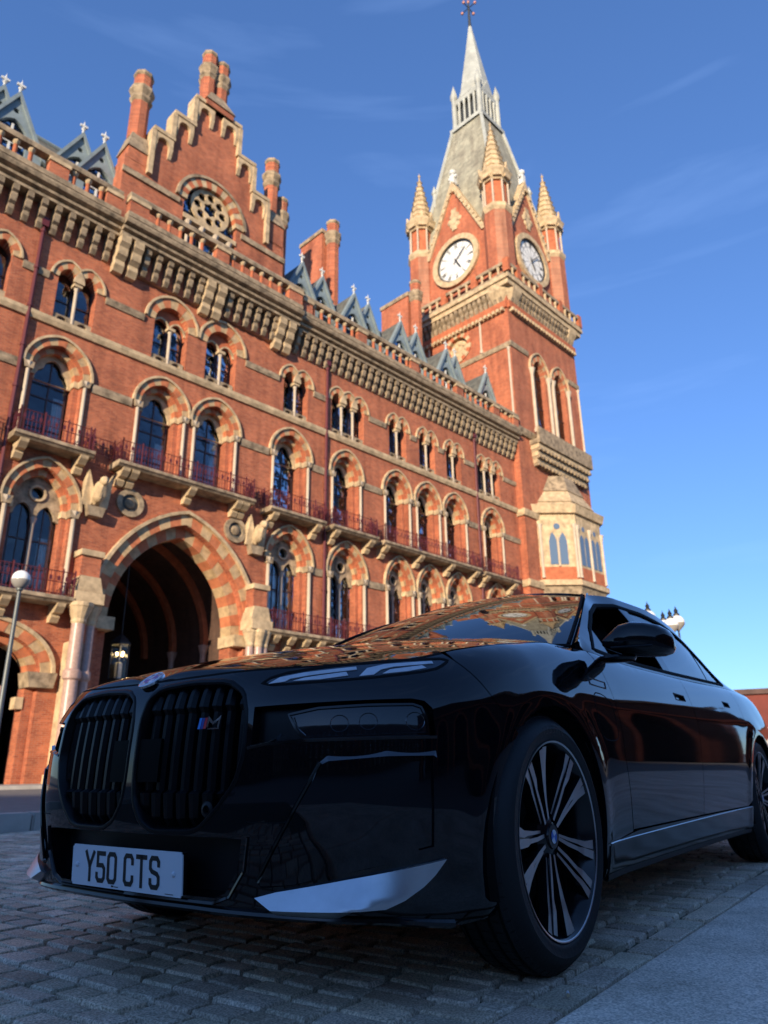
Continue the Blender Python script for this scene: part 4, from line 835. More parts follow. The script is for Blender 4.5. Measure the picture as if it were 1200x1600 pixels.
# brick terraces across the street behind the viewer (they shade the car and show in its paint)
def terrace(p,q,h,d,label,nb,fl,mt='brick_brown'):
    p=Vector(p);q=Vector(q);L=(q-p).length;t=(q-p).normalized();a=math.atan2(t.y,t.x)
    r=empty('terrace_house',p,a); tag(r,label,'building','terrace houses out of the picture')
    hs=[]; fh=(h-1.5)/fl; bw=L/nb
    for i in range(nb):
        for j in range(fl): c=(i+.5)*bw; hs.append(opening(.6,.3,.9+j*fh+1.6,.9+j*fh,c,3))
    m=MB(); m.plate([(0,0),(L,0),(L,h),(0,h)],hs,0,.5); m.build('wall',mt,r)
    m=MB(); m.box(0,L,.52,d,0,h); m.build('rear_block',mt,r)
    m=MB(); m.profx([(-.4,h),(d,h),(d*.5,h+2.2)],0,L); m.build('roof','slate',r)
    m=MB(); m.box(0,L,-.35,0,h-.5,h-.01); m.build('cornice','stone_grey',r)
    for hh in hs:
        x0=hh[0][0];z0=hh[0][1]; m=MB(); m.prism(hh,.3,.32); o=m.build('pane','pane',r); m=MB(); m.box(x0-.1,x0+1.3,-.12,.1,z0-.2,z0-.02); m.build('sill','stone_grey',o)
GROUP=True
H_OCC=26.6
xs=[-110,-82,-54,-26,2,30,58,86]
tl=['brown brick terrace','brown brick terrace','brown brick terrace','brown brick terrace','brown brick terrace','brown brick terrace','brown brick terrace']
for i in range(7):
    t_=terrace((xs[i+1],-80,0),(xs[i],-80,0),H_OCC-2.2+[.4,0,.5,.2,0,.45,.2][i],10,'brown brick terrace across the street, house %s along the row from the west end'%['first','second','third','fourth','fifth','sixth','seventh'][i],7,7)
# tall brown brick range on the right, out of the picture (it shows in the doors)
def arcade(p,q,h):
    p=Vector(p);q=Vector(q);L=(q-p).length;t=(q-p).normalized();a=math.atan2(t.y,t.x)
    r=empty('brick_arcade',p,a); tag(r,'brown brick range with an arcade and red coping, right of the car','building')
    n=int(L/4); hs=[]; cs_=[(i+.5)*L/n for i in range(n)]
    for c in cs_: hs.append(opening(1.25,1.5,3.2,0,c,6))
    for c in cs_:
        pass
    m=MB(); m.plate([(0,-.1),(L,-.1),(L,h),(0,h)],hs,0,.6); m.build('wall','brick_brown',r)
    m=MB(); m.box(0,L,-.3,0,5.2,5.5); m.build('string_course','red_block',r)
    m=MB(); m.box(0,L,-.2,.8,h,h+.25); m.build('coping','stone_grey',r)
    m=MB(); m.box(0,L,3,3.2,-.1,h); m.build('rear_wall','interior',r)
    m=MB(); m.box(0,L,.61,3,5.0,5.2); m.build('floor_slab','interior',r)
    for c in cs_: m=ring(1.26,1.51,1.6,1.9,3.2,-.08,0,6,None,c); m.build('arch_ring','red_block',r); m=MB(); m.box(c-1.62,c-1.27,-.08,0,-.1,3.2); m.build('arch_jamb','red_block',r); m=MB(); m.box(c+1.27,c+1.62,-.08,0,-.1,3.2); m.build('arch_jamb','red_block',r)
arcade((25.5,27,0),(13,-14,0),7.2)
# unseen terrace added on the left to darken the reflection in the nose
terrace((-56,-60,0),(-58,2,0),14,9,'unseen brown brick terrace added on the left to darken the nose reflection',9,4)
# a scrap on the setts by the kerb
sc_=empty('cigarette_end',carw(.2,1.03,.006),CROT+R(25)); tag(sc_,'small white cigarette end lying on the setts by the kerb','litter')
m=MB(); m.tube([(-.014,0,.004),(.008,0,.004)],.004,8); m.build('paper','plate_white',sc_,True)
m=MB(); m.tube([(.008,0,.004),(.018,0,.004)],.0041,8); m.build('filter','stone',sc_,True)
# ================================================================ the car: body surface functions (x forward of front axle, y left, z up)
def pchip(xs,ys):
    xs=np.array(xs,float);ys=np.array(ys,float);h=np.diff(xs);dl=np.diff(ys)/h
    m=np.zeros(len(xs));m[0]=dl[0];m[-1]=dl[-1]
    for i in range(1,len(xs)-1):
        if dl[i-1]*dl[i]>0:
            w1=2*h[i]+h[i-1];w2=h[i]+2*h[i-1];m[i]=(w1+w2)/(w1/dl[i-1]+w2/dl[i])
    def f(x):
        x=np.clip(np.asarray(x,float),xs[0],xs[-1]);i=np.clip(np.searchsorted(xs,x)-1,0,len(h)-1)
        t=(x-xs[i])/h[i]
        return (1+2*t)*(1-t)**2*ys[i]+t*(1-t)**2*h[i]*m[i]+t*t*(3-2*t)*ys[i+1]+t*t*(t-1)*h[i]*m[i+1]
    return f
# plan outline (half), arc-length parameter t from the nose
_P=np.array([(.885,0),(.879,.2),(.862,.40),(.825,.55),(.748,.69),(.65,.805),(.53,.888),(.36,.943),(.1,.965),(-.4,.968),(-1.2,.962),(-2.0,.962),(-2.8,.972),(-3.3,.975),(-3.8,.95),(-4.15,.88),(-4.36,.74),(-4.47,.5),(-4.5,.25),(-4.505,0)])
def _cat(P,n=24):
    out=[];Q=np.vstack([P[1]*[1,-1],P,P[-2]*[1,-1]])
    for i in range(1,len(Q)-2):
        p0,p1,p2,p3=Q[i-1:i+3]
        t01=np.linalg.norm(p1-p0)**.5;t12=np.linalg.norm(p2-p1)**.5;t23=np.linalg.norm(p3-p2)**.5
        m1=(p2-p1+t12*((p1-p0)/t01-(p2-p0)/(t01+t12)));m2=(p2-p1+t12*((p3-p2)/t23-(p3-p1)/(t12+t23)))
        for k in range(n):
            t=k/n;out.append((2*t**3-3*t*t+1)*p1+(t**3-2*t*t+t)*m1+(-2*t**3+3*t*t)*p2+(t**3-t*t)*m2)
    out.append(P[-1]);return np.array(out)
_C=_cat(_P);_T=np.concatenate([[0],np.cumsum(np.linalg.norm(np.diff(_C,axis=0),axis=1))])
# smooth resample
_ts=np.linspace(0,_T[-1],700)
_X=np.interp(_ts,_T,_C[:,0]);_Y=np.interp(_ts,_T,_C[:,1])
_k=np.hanning(17);_k/=_k.sum()
def _sm(v,sym):
    L=8;pad=np.concatenate([sym*v[1:L+1][::-1] if sym<0 else v[1:L+1][::-1],v,sym*v[-L-1:-1][::-1] if sym<0 else v[-L-1:-1][::-1]])
    return np.convolve(pad,_k,'valid')
_X=_sm(_X,1);_Y=_sm(_Y,-1)
_NX=np.gradient(_Y,_ts);_NY=-np.gradient(_X,_ts);_l=np.hypot(_NX,_NY);_NX/=_l;_NY/=_l
TMAX=_ts[-1]
def outl(t):
    s=np.sign(t)+(t==0);a=np.abs(t)
    return np.interp(a,_ts,_X),s*np.interp(a,_ts,_Y),np.interp(a,_ts,_NX),s*np.interp(a,_ts,_NY)
def t_of_x(x): # side
    return float(np.interp(-x,-_X,_ts))
pf=pchip([.1,.16,.20,.235,.27,.33,.42,.5,.6,.68,.74,.79,.83,.87,.92,1.1],[.14,.09,.05,.03,.024,.016,.006,.003,.006,.014,.026,.05,.078,.112,.15,.3])
pc=pf
pf=pchip([.1,.16,.20,.235,.27,.33,.42,.5,.6,.68,.74,.79,.83,.87,.92,1.1],[.14,.09,.05,.03,.024,.016,.006,.003,.004,.008,.013,.022,.04,.075,.12,.3])
pc=pchip([.1,.16,.20,.235,.27,.33,.42,.5,.6,.68,.74,.79,.83,.87,.92,1.1],[.14,.09,.045,.03,.026,.02,.01,.004,.004,.01,.02,.042,.07,.105,.15,.3])
pw=pchip([.1,.18,.23,.30,.42,.55,.66,.74,.80,.86,.92,1.0,1.1],[.12,.07,.03,.02,.012,.006,.0,.0,.004,.018,.04,.075,.13])
pd=pchip([.1,.18,.225,.29,.33,.40,.5,.6,.70,.78,.84,.90,.96,1.02,1.08],[.13,.09,.06,.045,.036,.024,.01,.002,.0,.006,.019,.038,.06,.083,.11])
pt=pchip([.1,.2,.3,.5,.7,.85,.95,1.05],[.15,.08,.03,.0,.005,.03,.06,.1])
def sstep(a,b,x):
    u=np.clip((x-a)/(b-a),0,1);return u*u*(3-2*u)
T_AX=t_of_x(0.);T_C=t_of_x(.6)
_zk=[(0,.838),(.25,.842),(.46,.848),(.7,.856),(T_C,.872),(t_of_x(.35),.92),(t_of_x(0.),.975),(t_of_x(-.3),1.012),(t_of_x(-.55),1.016),(t_of_x(-1),1.005),(t_of_x(-1.7),1.015),(t_of_x(-2.5),1.035),(t_of_x(-3.1),1.05),(t_of_x(-3.8),1.045),(t_of_x(-4.2),1.02),(TMAX,.99)]
ztop=pchip(*zip(*_zk))
_ra=pchip([0,.5,T_C,T_AX,t_of_x(-.45),t_of_x(-.7),TMAX],[.0,.0,.03,.07,.045,.02,.03])
def inset(t,z):
    a=np.abs(t);w1=sstep(.75,T_AX-.05,a);w2=sstep(T_AX+.2,T_AX+.75,a);w3=sstep(t_of_x(-2.4),t_of_x(-3.0),a);w4=sstep(t_of_x(-3.9),TMAX-.5,a)
    w0=sstep(.34,.62,a);d=pf(z)*(1-w0)+pc(z)*w0;d=d*(1-w1)+pw(z)*w1;d=d*(1-w2)+pd(z)*w2;d=d*(1-w3)+(pd(z)*.55+pw(z)*.45)*w3;d=d*(1-w4)+pt(z)*w4
    A=_ra(a);b=.10;h=np.clip(ztop(a)-z,0,b);d=d+A*(1-np.sqrt(1-(.96*(b-h)/b)**2))
    # wheel arch flare
    for ax in (0.,-3.215):
        ta=t_of_x(ax);r=np.hypot(a-ta,z-.367);d=d-.006*np.exp(-((r-.42)/.05)**2)
    return d
def S(t,z,off=0.):
    t=np.asarray(t,float);z=np.asarray(z,float)
    x,y,nx,ny=outl(t);d=inset(t,z)-off
    return np.stack([x-d*nx,y-d*ny,z+0*t],-1)
def SN(t,z,e=.004):
    a=S(t+e,z)-S(t-e,z);b=S(t,z+e)-S(t,z-e);n=np.cross(a,b);n=n/np.linalg.norm(n,axis=-1,keepdims=True)
    return n*np.where((n[...,0]*outl(t)[2]+n[...,1]*outl(t)[3])<0,-1,1)[...,None]
# greenhouse
gx=[.0,-.5,-.56,-.8,-1.1,-1.38,-1.7,-2.1,-2.5,-2.8,-3.05,-3.3,-3.7,-4.1,-4.6]
zr_=pchip([-v for v in gx],[.99,1.01,1.045,1.175,1.325,1.425,1.455,1.455,1.42,1.35,1.262,1.175,1.095,1.05,1.0])
yr_=pchip([-v for v in gx],[.93,.885,.86,.775,.685,.612,.64,.675,.69,.695,.70,.71,.735,.72,.5])
def zb(x): return ztop(np.interp(-np.asarray(x,float),-_X,_ts))
def G(x,z):
    x=np.asarray(x,float);z=np.asarray(z,float)
    tt=np.interp(-x,-_X,_ts)
    zz=ztop(tt);p=S(tt,zz);zr=zr_(-x);yr=yr_(-x)
    f=(z-zz)/np.maximum(zr-zz,.01)
    y=p[...,1]*(1-f)+yr*f+.018*4*f*(1-f)*np.clip((zr-zz)/.4,0,1)
    return np.stack([x,y,z],-1)
def hoodP(t,v):
    a=np.abs(t);B=S(a,ztop(a));
    xc=np.interp(a,[0,.46,T_C,T_AX,t_of_x(-.55)],[.85,.80,.62,.12,-.42])
    xc=np.where(a<=0,B[...,0],xc);xc=np.maximum(xc,-.42)
    zc=hz(xc)
    e=1-(1-v)**2.8
    x=B[...,0]*(1-v)+xc*v;y=B[...,1]*(1-v);z=B[...,2]*(1-e)+zc*e
    z=z-.024*np.exp(-(y/.075)**2)*sstep(.66,.80,x)
    return np.stack([x,y*np.where(t<0,-1,1),z],-1)
hz=lambda x:pchip([-.9,-.86,-.8,-.6,-.3,0,.3,.6],[.84,.853,.873,.93,.995,1.052,1.095,1.11])(-np.asarray(x,float))
car=empty('saloon_car',(CX,CY,0),CROT); tag(car,'glossy black luxury saloon with large twin grille parked on the setts','car')
def resample(poly,step,closed=True):
    out=[];n=len(poly)
    for i in range(n if closed else n-1):
        a=np.array(poly[i],float);b=np.array(poly[(i+1)%n],float);k=max(1,int(math.ceil(np.linalg.norm(b-a)/step)))
        for j in range(k): out.append(tuple(a+(b-a)*j/k))
    if not closed: out.append(tuple(poly[-1]))
    return out
def inpoly(pts,poly):
    P=np.array(poly);x,y=pts[:,0],pts[:,1];c=np.zeros(len(pts),bool);j=len(P)-1
    for i in range(len(P)):
        xi,yi=P[i];xj,yj=P[j]
        with np.errstate(divide='ignore',invalid='ignore'): c^=((yi>y)!=(yj>y))&(x<(xj-xi)*(y-yi)/(yj-yi)+xi)
        j=i
    return c
def offpoly(poly,d):
    P=np.array(poly,float);e=np.roll(P,-1,0)-P;e/=np.linalg.norm(e,axis=1,keepdims=True);nl=np.stack([-e[:,1],e[:,0]],1);b=nl+np.roll(nl,1,0);b/=np.maximum((b*nl).sum(1,keepdims=True),.35)
    return [tuple(p) for p in P+b*d]
def smoothpoly(poly,it=2,c=.25):
    for _ in range(it):
        o=[];n=len(poly)
        for i in range(n):
            a=np.array(poly[i]);b=np.array(poly[(i+1)%n]); o+= [tuple(a*(1-c)+b*c),tuple(a*c+b*(1-c))]
        poly=o
    return poly
def nrm(fn,u,v,out,e=.003):
    a=fn(u+e,v)-fn(u-e,v);b=fn(u,v+e)-fn(u,v-e);n=np.cross(a,b);n/=np.maximum(np.linalg.norm(n,axis=-1,keepdims=True),1e-9)
    s=np.where(np.sum(n*out(u,v),-1,keepdims=True)<0,-1,1);return n*s
def outS(u,v):
    x,y,nx,ny=outl(u);return np.stack([nx,ny,0*nx],-1)
def outG(u,v): return np.stack([0*u,1+0*u,0*u],-1)
def panel(name,mats,parent,fn,out,outer,holes=(),recess=(),off=0.,step=.022,edge=.018,mirror=False):
    """trimmed patch of a surface; recess = [(polygon, depth, material index)]; analytic normals"""
    polys=[outer]+list(holes)+[r[0] for r in recess]
    P=[];E=[]
    for pl in polys:
        rs=resample(pl,step);b=len(P);P+=rs;E+=[(b+i,b+(i+1)%len(rs)) for i in range(len(rs))]
    A=np.array(outer);lo=A.min(0);hi=A.max(0)
    gx_=np.arange(lo[0]+step*.5,hi[0],step);gy_=np.arange(lo[1]+step*.5,hi[1],step)
    g=np.array([(a+(.25*step if j%2 else 0),b) for j,b in enumerate(gy_) for a in gx_])
    if len(g):
        g=g[inpoly(g,outer)]; pp=np.array(P)
        if len(g): dmin=np.array([np.min(np.hypot(pp[:,0]-q[0],pp[:,1]-q[1])) for q in g]); g=g[dmin>step*.45]
    allp=[Vector((float(a),float(b))) for a,b in P]+[Vector((float(a),float(b))) for a,b in g]
    r=geometry.delaunay_2d_cdt(allp,E,[],0,1e-6); vs=np.array([(v.x,v.y) for v in r[0]]);fs=[list(f) for f in r[2]]
    cen=np.array([vs[f].mean(0) for f in fs]); keep=inpoly(cen,outer)
    for h in holes: keep&=~inpoly(cen,h)
    lab=np.zeros(len(fs),int)
    for k,rc in enumerate(recess): lab[inpoly(cen,rc[0])]=k+1
    Vt=[];Nn=[];Fc=[];Mi=[];idx={}
    base=fn(vs[:,0],vs[:,1]);nn=nrm(fn,vs[:,0],vs[:,1],out)
    dep=[off]+[off-rc[1] for rc in recess];mi=[0]+[rc[2] for rc in recess]
    def vid(i,l):
        if (i,l) not in idx: idx[(i,l)]=len(Vt);Vt.append(base[i]+nn[i]*dep[l]);Nn.append(nn[i])
        return idx[(i,l)]
    ed={}
    for f,k,l in zip(fs,keep,lab):
        if not k: continue
        a,b,c=[vid(i,l) for i in f]
        fnv=np.cross(Vt[b]-Vt[a],Vt[c]-Vt[a])
        if np.dot(fnv,Nn[a])<0: b,c=c,b
        Fc.append((a,b,c));Mi.append(mi[l])
        for i in range(3):
            e=tuple(sorted((f[i],f[(i+1)%3])));ed.setdefault(e,[]).append(l)
    for (i,j),ls in ed.items():
        if len(ls)==2 and ls[0]!=ls[1]: d0,d1=dep[ls[0]],dep[ls[1]]; m_=mi[max(ls)] if False else 0
        elif len(ls)==1 and edge: d0=dep[ls[0]];d1=d0-edge; m_=mi[ls[0]]
        else: continue
        q=[base[i]+nn[i]*d0,base[j]+nn[j]*d0,base[j]+nn[j]*d1,base[i]+nn[i]*d1];wn=np.cross(q[1]-q[0],q[3]-q[0]);wn/=max(np.linalg.norm(wn),1e-9)
        b=len(Vt);Vt+=q;Nn+=[wn]*4;Fc.append((b,b+1,b+2,b+3));Mi.append(m_)
    V=np.array(Vt);N=np.array(Nn)
    def mk(V,N,F):
        me=bpy.data.meshes.new(name);me.from_pydata(V.tolist(),[],F)
        for m_ in ([mats] if isinstance(mats,str) else mats): me.materials.append(MAT[m_])
        me.polygons.foreach_set('material_index',Mi);me.polygons.foreach_set('use_smooth',[True]*len(F));me.normals_split_custom_set_from_vertices(N.tolist());me.update()
        return link(name,me,parent)
    o=mk(V,N,Fc)
    if mirror: return o,mk(V*[1,-1,1],N*[1,-1,1],[tuple(f[::-1]) for f in Fc])
    return o
def pts3(poly,fn,out,offs):
    u=np.array([p[0] for p in poly]);v=np.array([p[1] for p in poly]);return fn(u,v)+nrm(fn,u,v,out)*np.asarray(offs).reshape(-1,1)
def strip(name,matn,parent,poly,fn,out,prof,closed=True,mirror=False,smooth=True):
    """sweep a small profile [(sideways, outwards)] along a polyline drawn on the surface"""
    P=np.array(poly,float);n=len(P)
    T=(np.roll(P,-1,0)-np.roll(P,1,0)) if closed else np.gradient(P,axis=0)
    T/=np.maximum(np.linalg.norm(T,axis=1,keepdims=True),1e-9);Nn=np.stack([-T[:,1],T[:,0]],1)
    cols=[pts3(P+Nn*a,fn,out,np.full(n,b)) for a,b in prof];k=len(prof)
    def mk(sg):
        m=MB();v=[tuple(c*[1,sg,1]) for c in np.stack(cols,1).reshape(-1,3)];f=[]
        for i in range(n if closed else n-1):
            j=(i+1)%n
            for q in range(k-1): f.append((i*k+q,j*k+q,j*k+q+1,i*k+q+1))
        m.add(v,f);return m.build(name,matn,parent,smooth)
    o=mk(1)
    return (o,mk(-1)) if mirror else o
sym=lambda poly:[(-t,z) for t,z in poly][::-1]
# ---- fascia polygons in (distance round the nose, height)
kid=smoothpoly([(.028,.49),(.018,.56),(.016,.715),(.035,.785),(.085,.815),(.23,.824),(.375,.816),(.438,.78),(.460,.72),(.461,.615),(.434,.536),(.37,.468),(.315,.427),(.275,.416),(.12,.414),(.066,.438)],1,.16);kid=[(t*.978,z) for t,z in kid]
drl=smoothpoly([(.466,.794),(.512,.826),(.65,.846),(.863,.866),(.98,.873),(1.108,.878),(1.075,.857),(1.02,.836),(.851,.814),(.66,.80)],1)
rec=[(.472,.737),(.66,.744),(.80,.749),(.925,.753),(.962,.747),(.984,.728),(.988,.655),(.565,.645),(.474,.628)]
lamp=[(.575,.716),(.66,.732),(.80,.739),(.93,.741),(.955,.733),(.97,.70),(.972,.662),(.80,.657),(.625,.653),(.60,.675)]
intake=[(-.455,.405),(-.40,.408),(.40,.408),(.455,.405),(.44,.33),(.40,.275),(.36,.262),(-.36,.262),(-.40,.275),(-.44,.33)]
fog=[(.672,.592),(.69,.606),(.848,.617),(.985,.617),(.988,.60),(.985,.372),(.80,.338),(.60,.300),(.515,.292),(.50,.304)]
cur=[(.862,.604),(.972,.604),(.972,.385),(.93,.378),(.905,.425),(.895,.50)]
blade=[(.502,.272),(.56,.286),(.75,.316),(1.008,.353),(.975,.318),(.943,.293),(.89,.266),(.839,.250),(.70,.2485),(.555,.248)]
ARC_R=.392
def archpts(ax,a0,a1,n=22,r=ARC_R): return [(t_of_x(ax)+.012-r*math.cos(a0+(a1-a0)*k/n),.367+r*math.sin(a0+(a1-a0)*k/n)) for k in range(n+1)]
g_=.0022
# bumper outline: lip, up the arch front, panel cut to the lamp tip, along the bonnet edge
a_low=R(-25);cut=[(1.287,.686),(1.211,.765),(1.12,.874)]
ang=math.atan2(.686-.367,T_AX-1.287)
af=archpts(0,a_low,ang,14)
top=[(t,float(ztop(t))-.006) for t in np.linspace(1.1,0,28)]
halfb=[(0,.230),(.3,.230),(.55,.226),(.85,.214),(1.08,.19)]+af+[(1.287-g_,.690),(1.211-g_,.765),(1.12-g_,.872)]+top[:-1]
outer=halfb[1:]+[(0,float(ztop(0))-.006)]+[(-t,z) for t,z in halfb[1:][::-1]]+[(0,.230)]
bump=panel('front_bumper',['paint','matt_black','slot_black','satin_black'],car,S,outS,outer,[kid,sym(kid)],
  [(drl,.006,0),(sym(drl),.006,0),(rec,.035,2),(sym(rec),.035,2),(intake,.06,3)],step=.017)
SP=lambda p,step=.012,closed=True:resample(p,step,closed)
for sg in (1,-1):
    f=(lambda p:p) if sg>0 else sym
    fi=offpoly(fog,-np.array([.009,.013,.013,.012,.004,.003,.003,.003,.007,.008])[:,None])
    panel('fog_panel',['paint','gloss_black'],bump,S,outS,f(fi),[],[(f(cur),.02,1)],off=.008,step=.02,edge=.004)
    P_=resample(fog,.02);Q_=resample(fi,.02)
    m=MB();n_=len(fog);A_=pts3(f(fog) if sg>0 else f(fog),S,outS,np.full(n_,.0005));B_=pts3(f(fi),S,outS,np.full(n_,.008))
    m.add([tuple(p) for p in A_]+[tuple(p) for p in B_],[(i,(i+1)%n_,(i+1)%n_+n_,i+n_) for i in range(n_)]);m.build('fog_chamfer','fog_paint',bump)
    strip('fog_crease','gloss_black',bump,[(sg*t,z) for t,z in SP([(.502,.31),(.59,.452),(.672,.590)],.012,False)],S,outS,[(.005,.001),(.0005,.011),(-.0045,.008)],closed=False)
    strip('bumper_seam','matt_black',bump,[(sg*t,z) for t,z in SP([(.468,.446),(.588,.446)],.012,False)],S,outS,[(.0016,.0002),(0,.0008),(-.0016,.0002)],closed=False)
    strip('bonnet_gap','matt_black',bump,[(sg*t,float(ztop(t))-.004) for t in np.linspace(0.002,1.1,60)],S,outS,[(.003,.0),(0,.0012),(-.003,.0)],closed=False)
    b=panel('corner_blade','silver_blade',bump,lambda t,z:S(t,z,.012+np.clip(.6*(.28+.150*(np.abs(t)-.5)-z),-.01,.04)*np.clip((.93-np.abs(t))/.16,0,1)),outS,f(blade),off=.0,step=.02,edge=.05)
    d=panel('running_lamp','drl_base',car,S,outS,f([(t,z) for t,z in smoothpoly([(.474,.796),(.516,.8225),(.65,.842),(.863,.862),(.98,.869),(1.095,.874),(1.068,.857),(1.015,.839),(.851,.8175),(.66,.8035)],1)]),off=-.001,step=.02,edge=.004)
    for k,pl in enumerate(([(.50,.799),(.53,.817),(.60,.829),(.765,.845),(.768,.836),(.62,.820),(.565,.812),(.55,.804)],[(.575,.805),(.61,.814),(.735,.829),(.742,.818),(.66,.808)],[(.775,.816),(.80,.84),(.86,.853),(1.035,.866),(1.035,.858),(.89,.845),(.845,.836),(.82,.82)],[(.848,.823),(.875,.836),(.99,.851),(1.0,.843),(.93,.831)])):
        panel('light_guide','drl',d,S,outS,f(pl),off=.0015,step=.02,edge=.002)
    strip('lamp_surround','matt_black',d,SP(f(drl)),S,outS,[(.003,.0006),(-.004,.0008),(-.005,-.004)])
    # main headlamp deep in its slot
    h=panel('headlamp','lens',car,S,outS,f(lamp),off=-.014,step=.02,edge=.02)
    strip('lamp_rim','gloss_black',h,SP(f(lamp)),S,outS,[(.004,-.016),(.003,-.010),(-.003,-.010),(-.006,-.0155)])
    for (t,z,r) in ((.72,.69,.022),(.80,.695,.022),(.935,.695,.024)):
        strip('projector_ring','dim_chrome',h,[(sg*(t+r*math.cos(a)*1.15),z+r*math.sin(a)) for a in np.linspace(0,2*PI,22)[:-1]],S,outS,[(.0012,-.0138),(0,-.0125),(-.0012,-.0138)])
    strip('lamp_edge_light','chrome',h,[(sg*t,z) for t,z in SP([(.592,.708),(.605,.678),(.628,.66)],.012,False)],S,outS,[(.0016,-.0136),(0,-.0115),(-.0016,-.0136)],closed=False)
    strip('slot_trim','gloss_black',bump,[(sg*t,z) for t,z in SP([(.462,.629),(.52,.639),(.60,.645),(.80,.649),(.99,.652)],.012,False)],S,outS,[(.006,-.006),(.003,.004),(-.004,.002),(-.006,-.006)],closed=False)
    strip('slot_fin','chrome',bump,[(sg*t,z) for t,z in SP([(.474,.6335),(.53,.643),(.552,.652),(.562,.664)],.012,False)],S,outS,[(.005,-.004),(.001,.006),(-.004,-.004)],closed=False)
    # parking sensor
    strip('parking_sensor','satin_black',bump,[(sg*(.885+.014*math.cos(a)),.463+.014*math.sin(a)) for a in np.linspace(0,2*PI,20)[:-1]],S,outS,[(.003,-.006),(0,.003),(-.003,-.0025),(-.0135,-.003)])
    # ---- kidney grille: frame, dark back, upright bars
    kf=strip('grille_frame','slot_black',car,SP(f(kid)),S,outS,[(-.010,-.05),(-.009,-.003),(-.005,.002),(.002,.003),(.006,.001),(.008,-.002)])
    panel('grille_back','matt_black',kf,S,outS,f(kid),off=-.06,step=.03,edge=0)
    kp=np.array(kid)
    for k in range(8):
        t=.058+k*.052
        zz=[];n=len(kp)
        for i in range(n):
            (x0,y0),(x1,y1)=kp[i],kp[(i+1)%n]
            if (x0-t)*(x1-t)<=0 and x0!=x1: zz.append(y0+(y1-y0)*(t-x0)/(x1-x0))
        zb_,zt_=min(zz)+.004,max(zz)-.004
        zs_=np.concatenate([[zb_,zb_+.02],np.linspace(zb_+.03,.515,4),[.519,.524],np.linspace(.54,.735,6),[.742,.75],np.linspace(.76,zt_,5)])
        fr=np.interp(zs_,[zb_,zb_+.03,.515,.524,.735,.75,zt_],[-.034,-.012,-.006,-.020,-.022,-.010,-.016]);hw=np.interp(zs_,[zb_,.515,.524,.735,.75,zt_],[.014,.019,.015,.015,.018,.015])
        m=MB();V=[]
        for z,o_,h_ in zip(zs_,fr,hw):
            c=[(-h_,-.058),(-h_,o_-.012),(-h_*.45,o_),(h_*.45,o_),(h_,o_-.012),(h_,-.058)]
            V+=[tuple(p) for p in pts3([(sg*t+a,z) for a,b in c],S,outS,[b for a,b in c])]
        F=[(i*6+q,i*6+q+1,(i+1)*6+q+1,(i+1)*6+q) for i in range(len(zs_)-1) for q in range(5)]+[tuple(range(6)),tuple(range((len(zs_)-1)*6,len(zs_)*6))]
        m.add(V,F);m.build('grille_bar','slot_black',kf)
    m=MB();
    for lo_,hi_ in ((.418,.424),):
        pass
strip('grille_camera','satin_black',bump,[(.33+.011*math.cos(a),.475+.011*math.sin(a)) for a in np.linspace(0,2*PI,18)[:-1]],S,outS,[(.003,-.02),(0,-.003),(-.003,-.006),(-.0105,-.007)])
panel('sensor_panel','sensor_black',car,S,outS,[(-.105,.545),(.125,.545),(.125,.665),(-.105,.665)],off=-.003,step=.03,edge=.01)
panel('nose_bridge','gloss_black',bump,S,outS,[(-.017,.5),(.017,.5),(.016,.70),(.04,.785),(.06,.812),(-.06,.812),(-.04,.785),(-.016,.70)],off=-.001,step=.02,edge=.03)
for sg in (1,-1): strip('intake_edge','gloss_black',bump,[(sg*t,z) for t,z in SP([(.475,.41),(.462,.33),(.415,.268),(.36,.25),(0,.25)],.012,False)],S,outS,[(.007,-.004),(.002,.006),(-.004,.003),(-.007,-.006)],closed=False)
strip('front_lip','gloss_black',bump,[(t,float(np.interp(abs(t),[0,.3,.55,.85,1.08],[.236,.236,.232,.220,.196]))) for t in np.linspace(-1.05,1.05,90)],S,outS,[(-.009,-.02),(-.007,.008),(.0,.012),(.006,.008),(.01,-.004)],closed=False)
# ---- bonnet
NT,NV=84,26;tt=np.linspace(0,t_of_x(-.52),NT);tt[0]=1e-4;vv=np.linspace(0,1,NV)**.9
TT,VV=np.meshgrid(tt,vv,indexing='ij');HP=hoodP(TT,VV)
# power crease fading outwards
m=MB();V=[];
def hv(sg): return [tuple(p*[1,sg,1]+[0,0,.0]) for p in HP.reshape(-1,3)]
Fq=[(i*NV+j,(i+1)*NV+j,(i+1)*NV+j+1,i*NV+j+1) for i in range(NT-1) for j in range(NV-1)]
m.add(hv(1),Fq);m.add(hv(-1),[f[::-1] for f in Fq])
me=bpy.data.meshes.new('bonnet');me.from_pydata(m.v,[],m.f);bm=bmesh.new();bm.from_mesh(me);bmesh.ops.remove_doubles(bm,verts=bm.verts,dist=2e-4);bmesh.ops.dissolve_degenerate(bm,dist=1e-4,edges=bm.edges);bmesh.ops.recalc_face_normals(bm,faces=bm.faces);bm.to_mesh(me);bm.free()
me.materials.append(MAT['paint']);me.polygons.foreach_set('use_smooth',[True]*len(me.polygons));bon=link('bonnet',me,car)
